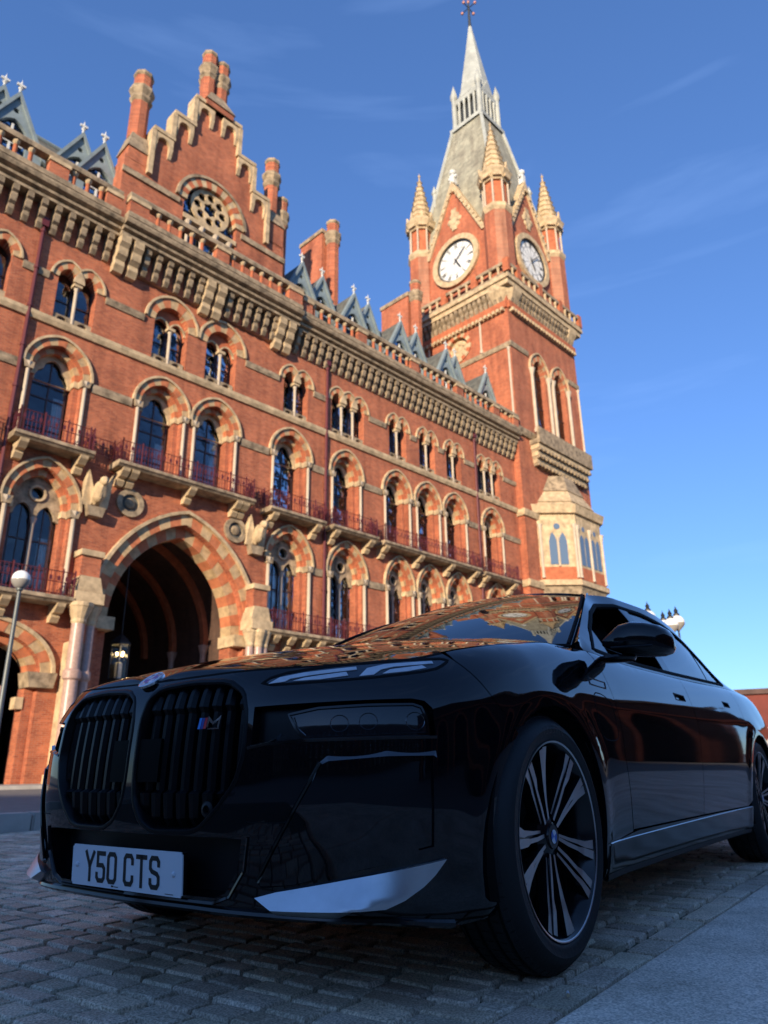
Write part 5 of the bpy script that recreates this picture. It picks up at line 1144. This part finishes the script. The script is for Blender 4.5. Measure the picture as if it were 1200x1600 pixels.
# ---- sides
x2t=t_of_x
def zt(t): return float(ztop(t))
SILL=.345
fd_top,fd_low=2.172,2.285      # front edge of front door (t)
split=[(3.47,1.0),(3.40,.90),(3.375,.81),(3.33,.62),(3.335,.36)]
ang2=R(180-0)
arch_up=archpts(0,ang,R(188),26)
fend=[(1.287+g_,.686),]+arch_up[1:]+[(arch_up[-1][0]+.004,.20),(x2t(-.53)+.0,.20),(x2t(-.6),.30),(fd_low-g_,.335),(2.20-g_,.60),(2.175-g_,.80),(fd_top-g_,.93),(x2t(-.60),zt(x2t(-.60))-.002)]+[(t,zt(t)-.004) for t in np.linspace(x2t(-.52),1.12,22)]+[(1.12+g_,.874),(1.211+g_,.765)]
panel('front_wing','paint',car,S,outS,fend,step=.024,mirror=True)
fdoor=[(fd_top+g_,.93),(2.175+g_,.80),(2.20+g_,.60),(fd_low+g_,SILL)]+[(t,SILL) for t in np.linspace(2.4,3.3,10)]+[(3.335-g_,SILL),(3.33-g_,.62),(3.375-g_,.81),(3.40-g_,.90),(3.46-g_,zt(3.46)-.003)]+[(t,zt(t)-.003) for t in np.linspace(3.4,x2t(-.61),14)]
hd1=[(3.13,.882),(3.30,.884),(3.305,.913),(3.135,.916)];hd2=[(4.14,.905),(4.27,.906),(4.275,.934),(4.145,.937)]
fdo=panel('front_door',['paint','gloss_black'],car,S,outS,fdoor,[],[(hd1,.022,1)],step=.03,mirror=True)
arR=archpts(-3.215,R(-20),R(200),30)
i_spl=[p for p in arR if p[0]<x2t(-3.05)]
rdoor=[(3.335+g_,SILL)]+[(t,SILL) for t in np.linspace(3.4,4.28,8)]+[p for p in arR if p[0]<4.42 and p[1]>SILL][:8]+[(4.50,.85),(4.56,.95),(4.585,zt(4.58)-.003)]+[(t,zt(t)-.003) for t in np.linspace(4.5,3.5,12)]+[(3.46+g_,zt(3.46)-.003),(3.40+g_,.90),(3.375+g_,.81),(3.33+g_,.62)]
rdo=panel('rear_door',['paint','gloss_black'],car,S,outS,rdoor,[],[(hd2,.022,1)],step=.03,mirror=True)
lastp=[p for p in arR if p[0]<4.42 and p[1]>SILL][:8][-1]
arr2=[p for p in arR if p[0]>lastp[0]-1e-6 or p[1]>lastp[1]]
k0=arR.index(lastp)
rq=[(lastp[0]+g_*2,lastp[1]+.002)]+[(a,b) for a,b in arR[k0+1:]]+[(x2t(-3.72),.22),(x2t(-4.2),.22),(TMAX-.4,.22),(TMAX,.22)]+[(TMAX,zt(TMAX)-.002)]+[(t,zt(t)-.003) for t in np.linspace(TMAX-.05,4.6,24)]+[(4.585+g_*2,zt(4.58)-.003),(4.56+g_*2,.95),(4.50+g_*2,.85)]
panel('rear_quarter','paint',car,S,outS,rq,step=.035,mirror=True)
skirt=[(1.99,.205),(2.02,.335),(fd_low,.339)]+[(t,SILL-.006) for t in np.linspace(2.4,4.25,10)]+[arR[k] for k in range(2)][::-1]+[(arR[0][0],.2)]
skirt=[(1.99,.20),(1.99,.31),(fd_low-.03,.333)]+[(t,SILL-.006) for t in np.linspace(2.35,4.36,12)]+[(4.37,.20)]
panel('side_skirt','gloss_black',car,S,outS,skirt,off=.004,step=.03,mirror=True)
strip('sill_trim','alloy',car,[(t,.318-.0+.012*(t-1.97)/1.4) for t in np.linspace(1.985,4.33,70)],S,outS,[(.0022,.003),(0,.0075),(-.0022,.003)],closed=False,mirror=True)
strip('skirt_blade','satin_black',car,[(t,.207) for t in np.linspace(2.0,4.35,50)],S,outS,[(.012,.004),(.0,.012),(-.006,.011),(-.012,-.01)],closed=False,mirror=True)
# door handle surrounds, charging flap, wing badge
for do,hd in ((fdo,hd1),(rdo,hd2)):
    for o,sg in zip(do,(1,-1)):
        strip('handle_rim','gloss_black',o,[(sg*t,z) for t,z in SP(hd)],S,outS,[(.003,.0),(.0,.0025),(-.003,.0),(-.004,-.01)])
        tm=[(a*.35+b*.65) for a,b in zip(hd[0],hd[1])]; pp=[(hd[0][0]+.055,hd[0][1]+.004),(hd[1][0]-.004,hd[1][1]+.004),(hd[2][0]-.004,hd[2][1]-.004),(hd[3][0]+.055,hd[3][1]-.004)]
        panel('door_handle','paint',o,S,outS,pp if sg>0 else sym(pp),off=-.012,step=.03,edge=.01)
flap=smoothpoly([(1.93,.832),(2.06,.832),(2.125,.80),(2.145,.70),(2.135,.664),(1.995,.662),(1.965,.70)],2)
strip('charging_flap_gap','matt_black',car,SP(flap),S,outS,[(.0022,.0002),(0,.0012),(-.0022,.0002)])
bd=[(1.955,.862),(2.12,.858),(2.135,.883),(1.965,.888)]
wb_=strip('wing_badge','alloy_black',car,SP(bd),S,outS,[(.0035,.0),(.0,.003),(-.0035,.0)])
# ---- greenhouse
def GX(u,v): return G(-u,v)        # u = -x
def outGX(u,v): return np.stack([0*u,1+0*u,.3+0*u],-1)
us=np.linspace(.56,4.45,70)
roof_l=[(u,float(zr_(u))) for u in us];belt_l=[(u,float(zb(-u))) for u in us]
dlo_top=[(.70,1.035),(.86,1.15),(1.08,1.268),(1.32,1.352),(1.6,1.396),(1.95,1.40),(2.3,1.375),(2.6,1.316),(2.82,1.225),(2.98,1.12),(3.03,1.075)]
dlo_bot=[(u,float(zb(-u))+.022) for u in np.linspace(3.0,.72,26)]
dlo=dlo_top+dlo_bot
def clipu(lo,hi,inset=0):
    tp=[p for p in resample(dlo_top,.04,False) if lo<=p[0]<=hi];bt=[(u,float(zb(-u))+.022) for u in np.linspace(min(hi,3.0),max(lo,.72),20)]
    return tp+bt
side=belt_l+roof_l[::-1]
panel('window_surround','paint',car,GX,outGX,[(u,z) for u,z in side],[dlo],step=.05,edge=.02,mirror=True)
strip('window_seal','matt_black',car,SP(dlo,.03),GX,outGX,[(.010,.002),(.0,.004),(-.009,.001),(-.010,-.015)],mirror=True)
panel('quarter_light_front','gloss_black',car,GX,outGX,[(.72,1.04),(.86,1.145),(.90,1.165),(.90,float(zb(-.9))+.024),(.73,float(zb(-.73))+.024)],off=-.006,step=.04,edge=.01,mirror=True)
panel('b_pillar','gloss_black',car,GX,outGX,[(1.63,1.385),(1.74,1.388),(1.82,float(zb(-1.82))+.024),(1.70,float(zb(-1.7))+.024)],off=-.002,step=.04,edge=.01,mirror=True)
panel('rear_window','car_glass',car,GX,outGX,[p for p in clipu(1.74,2.62)]+[(1.82,float(zb(-1.8))+.024)],off=-.008,step=.05,edge=.006,mirror=True)
panel('rear_quarter_light','car_glass',car,GX,outGX,clipu(2.64,3.03),off=-.008,step=.05,edge=.006,mirror=True)
# far front window is closed, the near one is wound down
fw=clipu(.9,1.64)
# windscreen
uu=np.linspace(-1,1,31);v2=np.linspace(0,1,19);UU,WW=np.meshgrid(uu,v2,indexing='ij')
def wsP(U,W):
    bx=-.45-.11*U**2;by=.825*U;bz=1.07-.03*U**2
    tx=-1.36-.02*U**2;ty=.585*U;tz=1.487-.062*U**2
    x=bx*(1-W)+tx*W;y=by*(1-W)+ty*W;z=bz*(1-W)+tz*W
    bl=4*W*(1-W);return np.stack([x-.005*bl,y+.02*U*bl,z+.036*bl],-1)
WP=wsP(UU,WW);nv=len(v2)
m=MB();m.add([tuple(p) for p in WP.reshape(-1,3)],[(i*nv+j,(i+1)*nv+j,(i+1)*nv+j+1,i*nv+j+1) for i in range(30) for j in range(nv-1)]);wso=m.build('windscreen','car_glass',car,True)
# A pillars between screen and door frame
for sg in (1,-1):
    m=MB();V=[];n=18
    for k in range(n+1):
        w_=k/n;a=wsP(np.float64(1.),np.float64(w_));xb=-.56-(1.38-.56)*w_;b=np.array([xb,float(yr_(-xb)),float(zr_(-xb))])
        mid=(a+b)/2+np.array([.0,.012,.012]);V+=[tuple(a*[1,sg,1]),tuple(mid*[1,sg,1]),tuple(b*[1,sg,1])]
    m.add(V,[(k*3+q,k*3+q+1,(k+1)*3+q+1,(k+1)*3+q) for k in range(n) for q in range(2)]);m.build('windscreen_pillar','paint',car,True)
    m=MB();m.tube([tuple(wsP(np.float64(.985),np.float64(k/12))*[1,sg,1]+[0,0,.004]) for k in range(13)],.008,6);m.build('screen_seal','matt_black',wso,True)
m=MB();pts=[tuple(wsP(np.float64(u),np.float64(0.))+[.01,0,-.008]) for u in np.linspace(-1,1,25)];m.tube(pts,.012,6);m.build('cowl_seal','matt_black',wso,True)
# roof, rear screen, boot lid
xs_=np.concatenate([np.linspace(1.375,2.95,28),np.linspace(3.0,4.5,26)]);ys_=np.linspace(-1,1,25)
RP=[]
for u in xs_:
    yr,zr=float(yr_(u)),float(zr_(u));cr=np.interp(u,[1.375,1.8,2.4,3.0,3.4,3.8,4.5],[.065,.078,.075,.07,.045,.02,.01])
    for q in ys_: RP.append((-u-(.03*(1-q*q)*-1 if u<1.4 else 0)*0,yr*q,zr+cr*(1-abs(q)**2.4)))
ny=len(ys_)
def rgrid(i0,i1): return [(i*ny+j,(i+1)*ny+j,(i+1)*ny+j+1,i*ny+j+1) for i in range(i0,i1) for j in range(ny-1)]
m=MB();m.add(RP,rgrid(0,27));m.build('roof','paint',car,True)
m=MB();m.add(RP,rgrid(27,40));m.build('rear_screen','car_glass',car,True)
m=MB();m.add(RP,rgrid(40,len(xs_)-1));m.build('boot_lid','paint',car,True)
m=MB();hdr=[tuple(np.array(RP[j])) for j in range(ny)];wt=[tuple(wsP(np.float64(q),np.float64(1.))) for q in ys_];m.add(hdr+wt,[(j,j+1,ny+j+1,ny+j) for j in range(ny-1)]);m.build('roof_header','gloss_black',car,True)
# roof to tail closure
m=MB();tl_=[tuple(np.array(RP[(len(xs_)-1)*ny+j])) for j in range(ny)];lo_=[(p[0],p[1],.5) for p in tl_];m.add(tl_+lo_,[(j,j+1,ny+j+1,ny+j) for j in range(ny-1)]);m.build('tail_panel','paint',car)
# floor, wheel wells, cabin tub so nothing shows through
m=MB();m.box(-3.9,.55,-.62,.62,.19,.24);m.box(-2.75,-.42,-.86,.86,.2,.24);m.build('floor_pan','matt_black',car)
m=MB();m.box(-.40,-.36,-.82,.82,.3,1.0);m.box(-3.5,-3.45,-.70,.70,.24,1.05);m.box(.45,.5,-.6,.6,.22,.8);m.build('bulkhead','matt_black',car)
for ax in (0,-3.215):
    for sg in (1,-1):
        m=MB();V=[];n=24
        for k in range(n+1):
            a=R(-18)+R(216)*k/n;V+=[(ax-.01+.412*math.cos(a),sg*.945,.367+.412*math.sin(a)),(ax-.01+.412*math.cos(a),sg*.6,.367+.412*math.sin(a))]
        m.add(V,[(2*k,2*k+1,2*k+3,2*k+2) for k in range(n)]+[tuple(range(1,2*n+2,2))]);m.build('wheel_well','matt_black',car)
m=MB();m.box(-1.0,-.42,-.78,.78,.9,1.0);m.build('dashboard','leather',car)
for y in (-.4,.4):
    m=MB();m.ball((-1.72,y,.86),.3,12,9,0,(.45,.85,1.25));m.ball((-1.45,y,.55),.3,12,9,0,(1,.85,.5));s_=m.build('seat','leather',car,True)
    m=MB();m.ball((-1.80,y,1.29),.14,12,8,0,(.5,1,.75));m.build('headrest','leather',s_,True)
m=MB();m.tube([(-1.08+.06*math.sin(a)*.5,-.4+.18*math.cos(a),1.0+.17*math.sin(a)) for a in np.linspace(0,2*PI,20)[:-1]],.016,6,0,True);m.build('steering_wheel','leather',car)
# ---- mirrors
for sg in (1,-1):
    m=MB();secs=[(.918,.012,.012,1.048,-.665),(.935,.03,.026,1.048,-.675),(.965,.055,.046,1.052,-.69),(.995,.078,.062,1.055,-.70),(1.04,.09,.069,1.055,-.715),(1.09,.092,.068,1.05,-.735),(1.13,.085,.061,1.045,-.755),(1.155,.068,.048,1.041,-.77),(1.168,.035,.026,1.038,-.78)]
    V=[];k=20
    for y,rx,rz,zc,xc in secs:
        for i in range(k):
            a=2*PI*i/k;c,s_=math.cos(a),math.sin(a);x=abs(c)**.75*math.copysign(1,c)*rx;z=abs(s_)**.62*math.copysign(1,s_)*rz
            V.append((xc+x*(1 if c>0 else .8),sg*y,zc+z*(1.05 if s_>0 else .95)))
    m.add(V,[(j*k+i,j*k+(i+1)%k,(j+1)*k+(i+1)%k,(j+1)*k+i) for j in range(len(secs)-1) for i in range(k)]+[tuple(range(k)),tuple(range((len(secs)-1)*k,len(secs)*k))]);mo=m.build('door_mirror','gloss_black',car,True)
    m=MB();m.lathe(0,0,[(.001,-.02),(.055,-.016),(.06,-.006),(.055,.004),(.001,.008)],16);m.v=[(-.70+v[0]*1.1,sg*(.955+v[1]*1.35),.992+v[2]) for v in m.v];m.build('mirror_foot','gloss_black',mo,True)
    m=MB();m.tube([(-.618,sg*.965,1.02),(-.624,sg*1.04,1.018),(-.648,sg*1.12,1.018)],.005,5);m.build('mirror_seam','satin_black',mo)
# ---- wheels
def wheel_protos():
    prof=[(.268,-.108),(.300,-.117),(.322,-.116),(.339,-.107),(.352,-.090),(.362,-.074)]
    for g in (-.062,-.02,.024,.066): prof+=[(.3685,g-.006),(.361,g-.005),(.361,g+.005),(.3685,g+.006)]
    prof+=[(.362,.076),(.352,.092),(.339,.108),(.326,.117),(.318,.1195),(.316,.1185),(.30,.1175),(.289,.1145),(.2825,.109),(.276,.10)]
    n=72;m=MB();V=[];F=[]
    for r,y in prof:
        for i in range(n): a=2*PI*i/n;V.append((r*math.cos(a),y,r*math.sin(a)))
    for j in range(len(prof)-1):
        for i in range(n): F.append((j*n+i,j*n+(i+1)%n,(j+1)*n+(i+1)%n,(j+1)*n+i))
    m.add(V,F)
    for i in range(n):          # shoulder sipes
        a=2*PI*(i+.5)/n
        for y0,y1 in ((.082,.124),(-.124,-.082)):
            c,s_=math.cos(a),math.sin(a);da=.012;pts=[]
            for aa in (a-da,a+da): pts+=[(.3678*math.cos(aa),y0,.3678*math.sin(aa)),((.357)*math.cos(aa),y1-.004*np.sign(y1),.357*math.sin(aa))]
    ty=m.mesh('tyre','rubber',True)
    # tread blocks: thin raised bars across the shoulders
    m=MB()
    for i in range(66):
        a=2*PI*i/66;da=2*PI/66*.42
        for (ya,yb) in ((-.086,-.07),(-.054,-.028),(-.012,.016),(.032,.058),(.074,.086)):
            v=[]
            for rr_ in (.360,.3705):
                for aa in (a-da,a+da):
                    for y in (ya,yb): r_=rr_-(.0125 if abs(y)>.08 else (.004 if abs(y)>.065 else 0));v.append((r_*math.cos(aa),y,r_*math.sin(aa)))
            m.add(v,[(0,1,3,2),(4,6,7,5),(0,4,5,1),(2,3,7,6),(0,2,6,4),(1,5,7,3)])
    tb=m.mesh('tread','rubber')
    # rim
    prof=[(.272,-.11),(.262,-.09),(.246,-.07),(.246,.06),(.258,.085),(.270,.104),(.276,.113),(.2815,.115),(.2815,.108)]
    m=MB();V=[];F=[]
    for r,y in prof:
        for i in range(n): a=2*PI*i/n;V.append((r*math.cos(a),y,r*math.sin(a)))
    mi=[]
    for j in range(len(prof)-1): m.add([],[]) 
    m.v=[tuple(v) for v in V]
    for j in range(len(prof)-1):
        for i in range(n): m.f.append([j*n+i,j*n+(i+1)%n,(j+1)*n+(i+1)%n,(j+1)*n+i]);m.m.append(1 if j>=6 else 0)
    m.lathe_=None
    rm=m.mesh('rim',['alloy_black','alloy'],True)
    m=MB();m.v=[];
    dn=48
    V=[(.20*math.cos(2*PI*i/dn),-.03,.20*math.sin(2*PI*i/dn)) for i in range(dn)]+[(.20*math.cos(2*PI*i/dn),-.06,.20*math.sin(2*PI*i/dn)) for i in range(dn)]
    m.add(V,[tuple(range(dn)),tuple(range(dn,2*dn))]+[(i,(i+1)%dn,(i+1)%dn+dn,i+dn) for i in range(dn)]);dk=m.mesh('brake_disc','matt_black')
    # one spoke group: two diverging arms, each of two machined blades with a groove, along +z
    m=MB()
    def bladep(pts_in,w,y_in,y_out,mi_top):
        P=[np.array(p,float) for p in pts_in];n_=len(P);L=[];Rr=[]
        for i,p in enumerate(P):
            t=(P[min(i+1,n_-1)]-P[max(i-1,0)]);t/=np.linalg.norm(t);nn=np.array([-t[1],t[0]]);ww=w[i];L.append(p+nn*ww/2);Rr.append(p-nn*ww/2)
        for i in range(n_-1):
            y0,y1=np.interp([i,i+1],[0,n_-1],[y_in,y_out])
            q=[L[i],L[i+1],Rr[i+1],Rr[i]];ys=[y0,y1,y1,y0]
            m.add([(a[0],y,a[1]) for a,y in zip(q,ys)]+[(a[0],y-.03,a[1]) for a,y in zip(q,ys)],[(0,1,2,3)],mi_top)
            m.add([(a[0],y,a[1]) for a,y in zip(q,ys)]+[(a[0],y-.03,a[1]) for a,y in zip(q,ys)],[(0,4,5,1),(3,2,6,7),(1,5,6,2),(0,3,7,4)],1)
    for s_ in (-1,1):
        bladep([(s_*.014,.050),(s_*.020,.11),(s_*.030,.17),(s_*.034,.20),(s_*.046,.262)],[.010,.012,.013,.022,.026],.082,.108,0)
        bladep([(s_*.028,.060),(s_*.040,.12),(s_*.052,.17),(s_*.060,.21),(s_*.078,.256)],[.008,.010,.013,.019,.028],.076,.106,0)
        bladep([(s_*.021,.055),(s_*.030,.115),(s_*.041,.17),(s_*.05,.215),(s_*.062,.258)],[.012,.013,.014,.014,.014],.066,.094,1)
    spk=m.mesh('spoke',['alloy','alloy_black'])
    m=MB();hn=24;V=[];F=[]
    hp=[(.075,.02),(.072,.066),(.05,.078),(.036,.082),(.034,.088),(.0345,.089)]
    for r,y in hp:
        for i in range(hn): a=2*PI*i/hn;V.append((r*math.cos(a),y,r*math.sin(a)))
    m.add(V,[(j*hn+i,j*hn+(i+1)%hn,(j+1)*hn+(i+1)%hn,(j+1)*hn+i) for j in range(len(hp)-1) for i in range(hn)]+[tuple(range((len(hp)-1)*hn,len(hp)*hn))])
    hb=m.mesh('hub','alloy_black',True)
    return ty,tb,rm,dk,spk,hb
ty,tb,rm,dk,spk,hb=wheel_protos()
STK={'B':[[(0,0),(0,1),(.6,1),(.75,.87),(.75,.65),(.6,.53),(0,.53)],[(.6,.53),(.8,.4),(.8,.14),(.62,0),(0,0)]],'M':[[(0,0),(0,1),(.45,.35),(.9,1),(.9,0)]],'W':[[(0,1),(.25,0),(.5,.8),(.75,0),(1,1)]],
 'P':[[(0,0),(0,1),(.6,1),(.75,.85),(.75,.6),(.6,.46),(0,.46)]],'I':[[(0,0),(0,1)]],'R':[[(0,0),(0,1),(.6,1),(.75,.85),(.75,.6),(.6,.46),(0,.46)],[(.4,.46),(.78,0)]],'E':[[(.7,1),(0,1),(0,0),(.7,0)],[(0,.52),(.6,.52)]],'L':[[(0,1),(0,0),(.65,0)]],
 'Y':[[(0,1),(.33,.5),(.33,0)],[(.66,1),(.33,.5)]],'5':[[(.62,1),(.06,1),(.06,.56),(.48,.56),(.62,.44),(.62,.12),(.5,0),(.14,0),(0,.12),(0,.22)]],'0':[[(.12,0),(0,.12),(0,.88),(.12,1),(.5,1),(.62,.88),(.62,.12),(.5,0),(.12,0)]],
 'C':[[(.62,.76),(.62,.88),(.5,1),(.12,1),(0,.88),(0,.12),(.12,0),(.5,0),(.62,.12),(.62,.24)]],'T':[[(0,1),(.66,1)],[(.33,1),(.33,0)]],'S':[[(.62,.78),(.62,.88),(.5,1),(.12,1),(0,.88),(0,.64),(.12,.54),(.5,.46),(.62,.36),(.62,.12),(.5,0),(.12,0),(0,.12),(0,.22)]]}
WID={'I':.0,'M':.9,'W':1.0,'T':.66,'Y':.66}
def letter(ch,h,w,sx,fn,th):
    """stroke glyph as flat raised mesh; fn maps (x, y, lift) to 3d"""
    m=MB()
    for pl in STK[ch]:
        P=[np.array((p[0]*sx,p[1]*h)) for p in pl];n=len(P);closed=np.allclose(P[0],P[-1])
        L=[];Q=[]
        for i in range(n):
            a=P[i]-P[i-1] if i>0 else (P[i]-P[-2] if closed else P[1]-P[0]);b=P[i+1]-P[i] if i<n-1 else (P[1]-P[0] if closed else P[-1]-P[-2])
            a=a/np.linalg.norm(a);b=b/np.linalg.norm(b);na=np.array([-a[1],a[0]]);nb=np.array([-b[1],b[0]]);mm=na+nb;mm/=np.linalg.norm(mm);k=1/max(.45,np.dot(mm,na))
            p=P[i].copy()
            if not closed and i==0: p=p-b*w/2*.98 if len(STK[ch])==1 or True else p
            if not closed and i==n-1: p=p+a*w/2*.98
            L.append(p+mm*w/2*k);Q.append(p-mm*w/2*k)
        V=[fn(*p,th) for p in L]+[fn(*p,th) for p in Q];m.add(V,[(i,i+1,n+i+1,n+i) for i in range(n-1)])
    return m
pos=[(0,1),(0,-1),(-3.215,1),(-3.215,-1)]
for wi,(ax,sg) in enumerate(pos):
    wh=empty('wheel',(ax,sg*.846,.3705),0,car); wh.rotation_euler=(0,R(28 if wi==0 else 52),0); wh.scale=(1,sg,1)
    link('tyre',ty,wh); link('tread',tb,wh); link('rim',rm,wh); link('brake_disc',dk,wh); link('hub',hb,wh)
    for k in range(5): o=link('spoke',spk,wh); o.rotation_euler=(0,2*PI*k/5,0)
    # hub roundel
    m=MB()
    for q in range(4):
        a0=q*PI/2;pts=[(0,.0905,0)]+[(.020*math.cos(a0+PI/2*i/5),.0905,.020*math.sin(a0+PI/2*i/5)) for i in range(6)];m.add(pts,[tuple(range(7))],q%2)
    m.build('hub_emblem',['badge_blue','badge_white'],wh)
    if sg>0:
        tx='PIRELLI';ang0=PI/2+.22+(R(28) if wi==0 else R(52));x=0;hh=.022
        for ch in tx:
            fnp=lambda a,b,t,x=x:((.306+b)*math.cos(ang0-(x+a)/.318),.1178+t,(.306+b)*math.sin(ang0-(x+a)/.318))
            letter(ch,hh,.0035,.017,fnp,.0012).build('tyre_letter','rubber_mark',wh);x+=.026 if ch!='I' else .012
# wheels keep their own turn; letters sit upright because the first wheel's turn is small
# ---- number plate
pl=empty('number_plate',(.869,0,.312),0,car); pl.rotation_euler=(0,R(4),0)
bm=bmesh.new();bmesh.ops.create_cube(bm,size=1);bmesh.ops.scale(bm,vec=(.004,.52,.111),verts=bm.verts);bmesh.ops.bevel(bm,geom=[e for e in bm.edges if abs((e.verts[0].co-e.verts[1].co).x)>.002],offset=.006,segments=3,affect='EDGES')
me=bpy.data.meshes.new('plate_board');bm.to_mesh(me);bm.free();me.materials.append(MAT['plate_white']);link('plate_board',me,pl)
x=-.186
for ch,adv in (('Y',.056),('5',.056),('0',.080),('C',.058),('T',.060),('S',.06)):
    fnp=lambda a,b,t,x=x:(.0022+t,x+a,-.0375+b)
    letter(ch,.073,.0125,.044/.64*.85,fnp,.0006).build('plate_character','plate_black',pl);x+=adv
for y in (-.232,.225): m=MB();m.ball((.003,y,0),.0075,10,7,0,(.6,1,1));m.build('plate_screw','plate_white',pl,True)
m=MB();m.box(.0022,.0028,-.055,-.045,-.051,-.0465);m.box(.0022,.0028,-.043,-.022,-.0505,-.0485);m.box(.0022,.0028,.19,.225,-.0508,-.0492);m.build('maker_mark','plate_black',pl)
m=MB();m.box(-.03,-.004,-.24,.24,-.05,.05);m.build('plate_holder','matt_black',pl)
# ---- bonnet roundel and grille badge
ez=float(hz(.80));sl=math.atan2(float(hz(.74))-float(hz(.86)),.12)
em=empty('bonnet_emblem',(.836,0,.8465),0,car);em.rotation_euler=(0,R(36),0)
m=MB();m.lathe(0,0,[(.043,-.006),(.043,.001),(.040,.003),(.0385,.0015)],32);m.build('emblem_rim','chrome',em,True)
m=MB();m.lathe(0,0,[(.0385,-.004),(.0385,.0016)],32);m.build('emblem_ring','badge_white',em)
for q in range(4):
    a0=q*PI/2;m=MB();m.add([(0,0,.0024)]+[(.024*math.cos(a0+PI/2*i/7),.024*math.sin(a0+PI/2*i/7),.0024) for i in range(8)],[tuple(range(9))]);m.build('emblem_quarter','badge_blue' if q%2 else 'badge_white',em)
m=MB();m.tube([(.0245*math.cos(a),.0245*math.sin(a),.0022) for a in np.linspace(0,2*PI,32)[:-1]],.0012,5,0,True);m.build('emblem_inner_rim','chrome',em)
for ch,a in (('B',R(38)),('M',0),('W',R(-38))):
    c,s_=math.cos(a),math.sin(a);wd_=.0095*(WID.get(ch,.75))
    # top of the emblem faces the windscreen (-x)
    def fnp(u,v,t,c=c,s_=s_,wd_=wd_): uu=u-wd_/2;vv=.0275+v;X=uu*c-vv*s_;Y=uu*s_+vv*c;return (-Y,X,.0022+t)
    letter(ch,.0085,.0018,.0095,fnp,.0004).build('emblem_letter','plate_black',em)
bg_=empty('grille_badge',(0,0,0),0,car)
def bpnt(u,v,t): return tuple(pts3([(.278+u+.18*v,.684+v)],S,outS,[.006+t])[0])
for k,mt in enumerate(('m_light_blue','m_dark_blue','m_red')):
    m=MB();a,b=.003+k*.011,.0125+k*.011;m.add([bpnt(a,0,0),bpnt(b,0,0),bpnt(b,.030,0),bpnt(a,.030,0)],[(0,1,2,3)]);m.build('badge_stripe',mt,bg_)
letter('M',.022,.0065,.045,lambda u,v,t:bpnt(u+.04,v+.006,t),.001).build('badge_letter','chrome',bg_)
m=MB();q_=[bpnt(.042,-.002,0),bpnt(.085,-.002,0),bpnt(.085,.002,0),bpnt(.042,.002,0)];m.add(q_,[(0,1,2,3)]);m.build('badge_bar','chrome',bg_)
# underside and tow area shadows come from the body itself
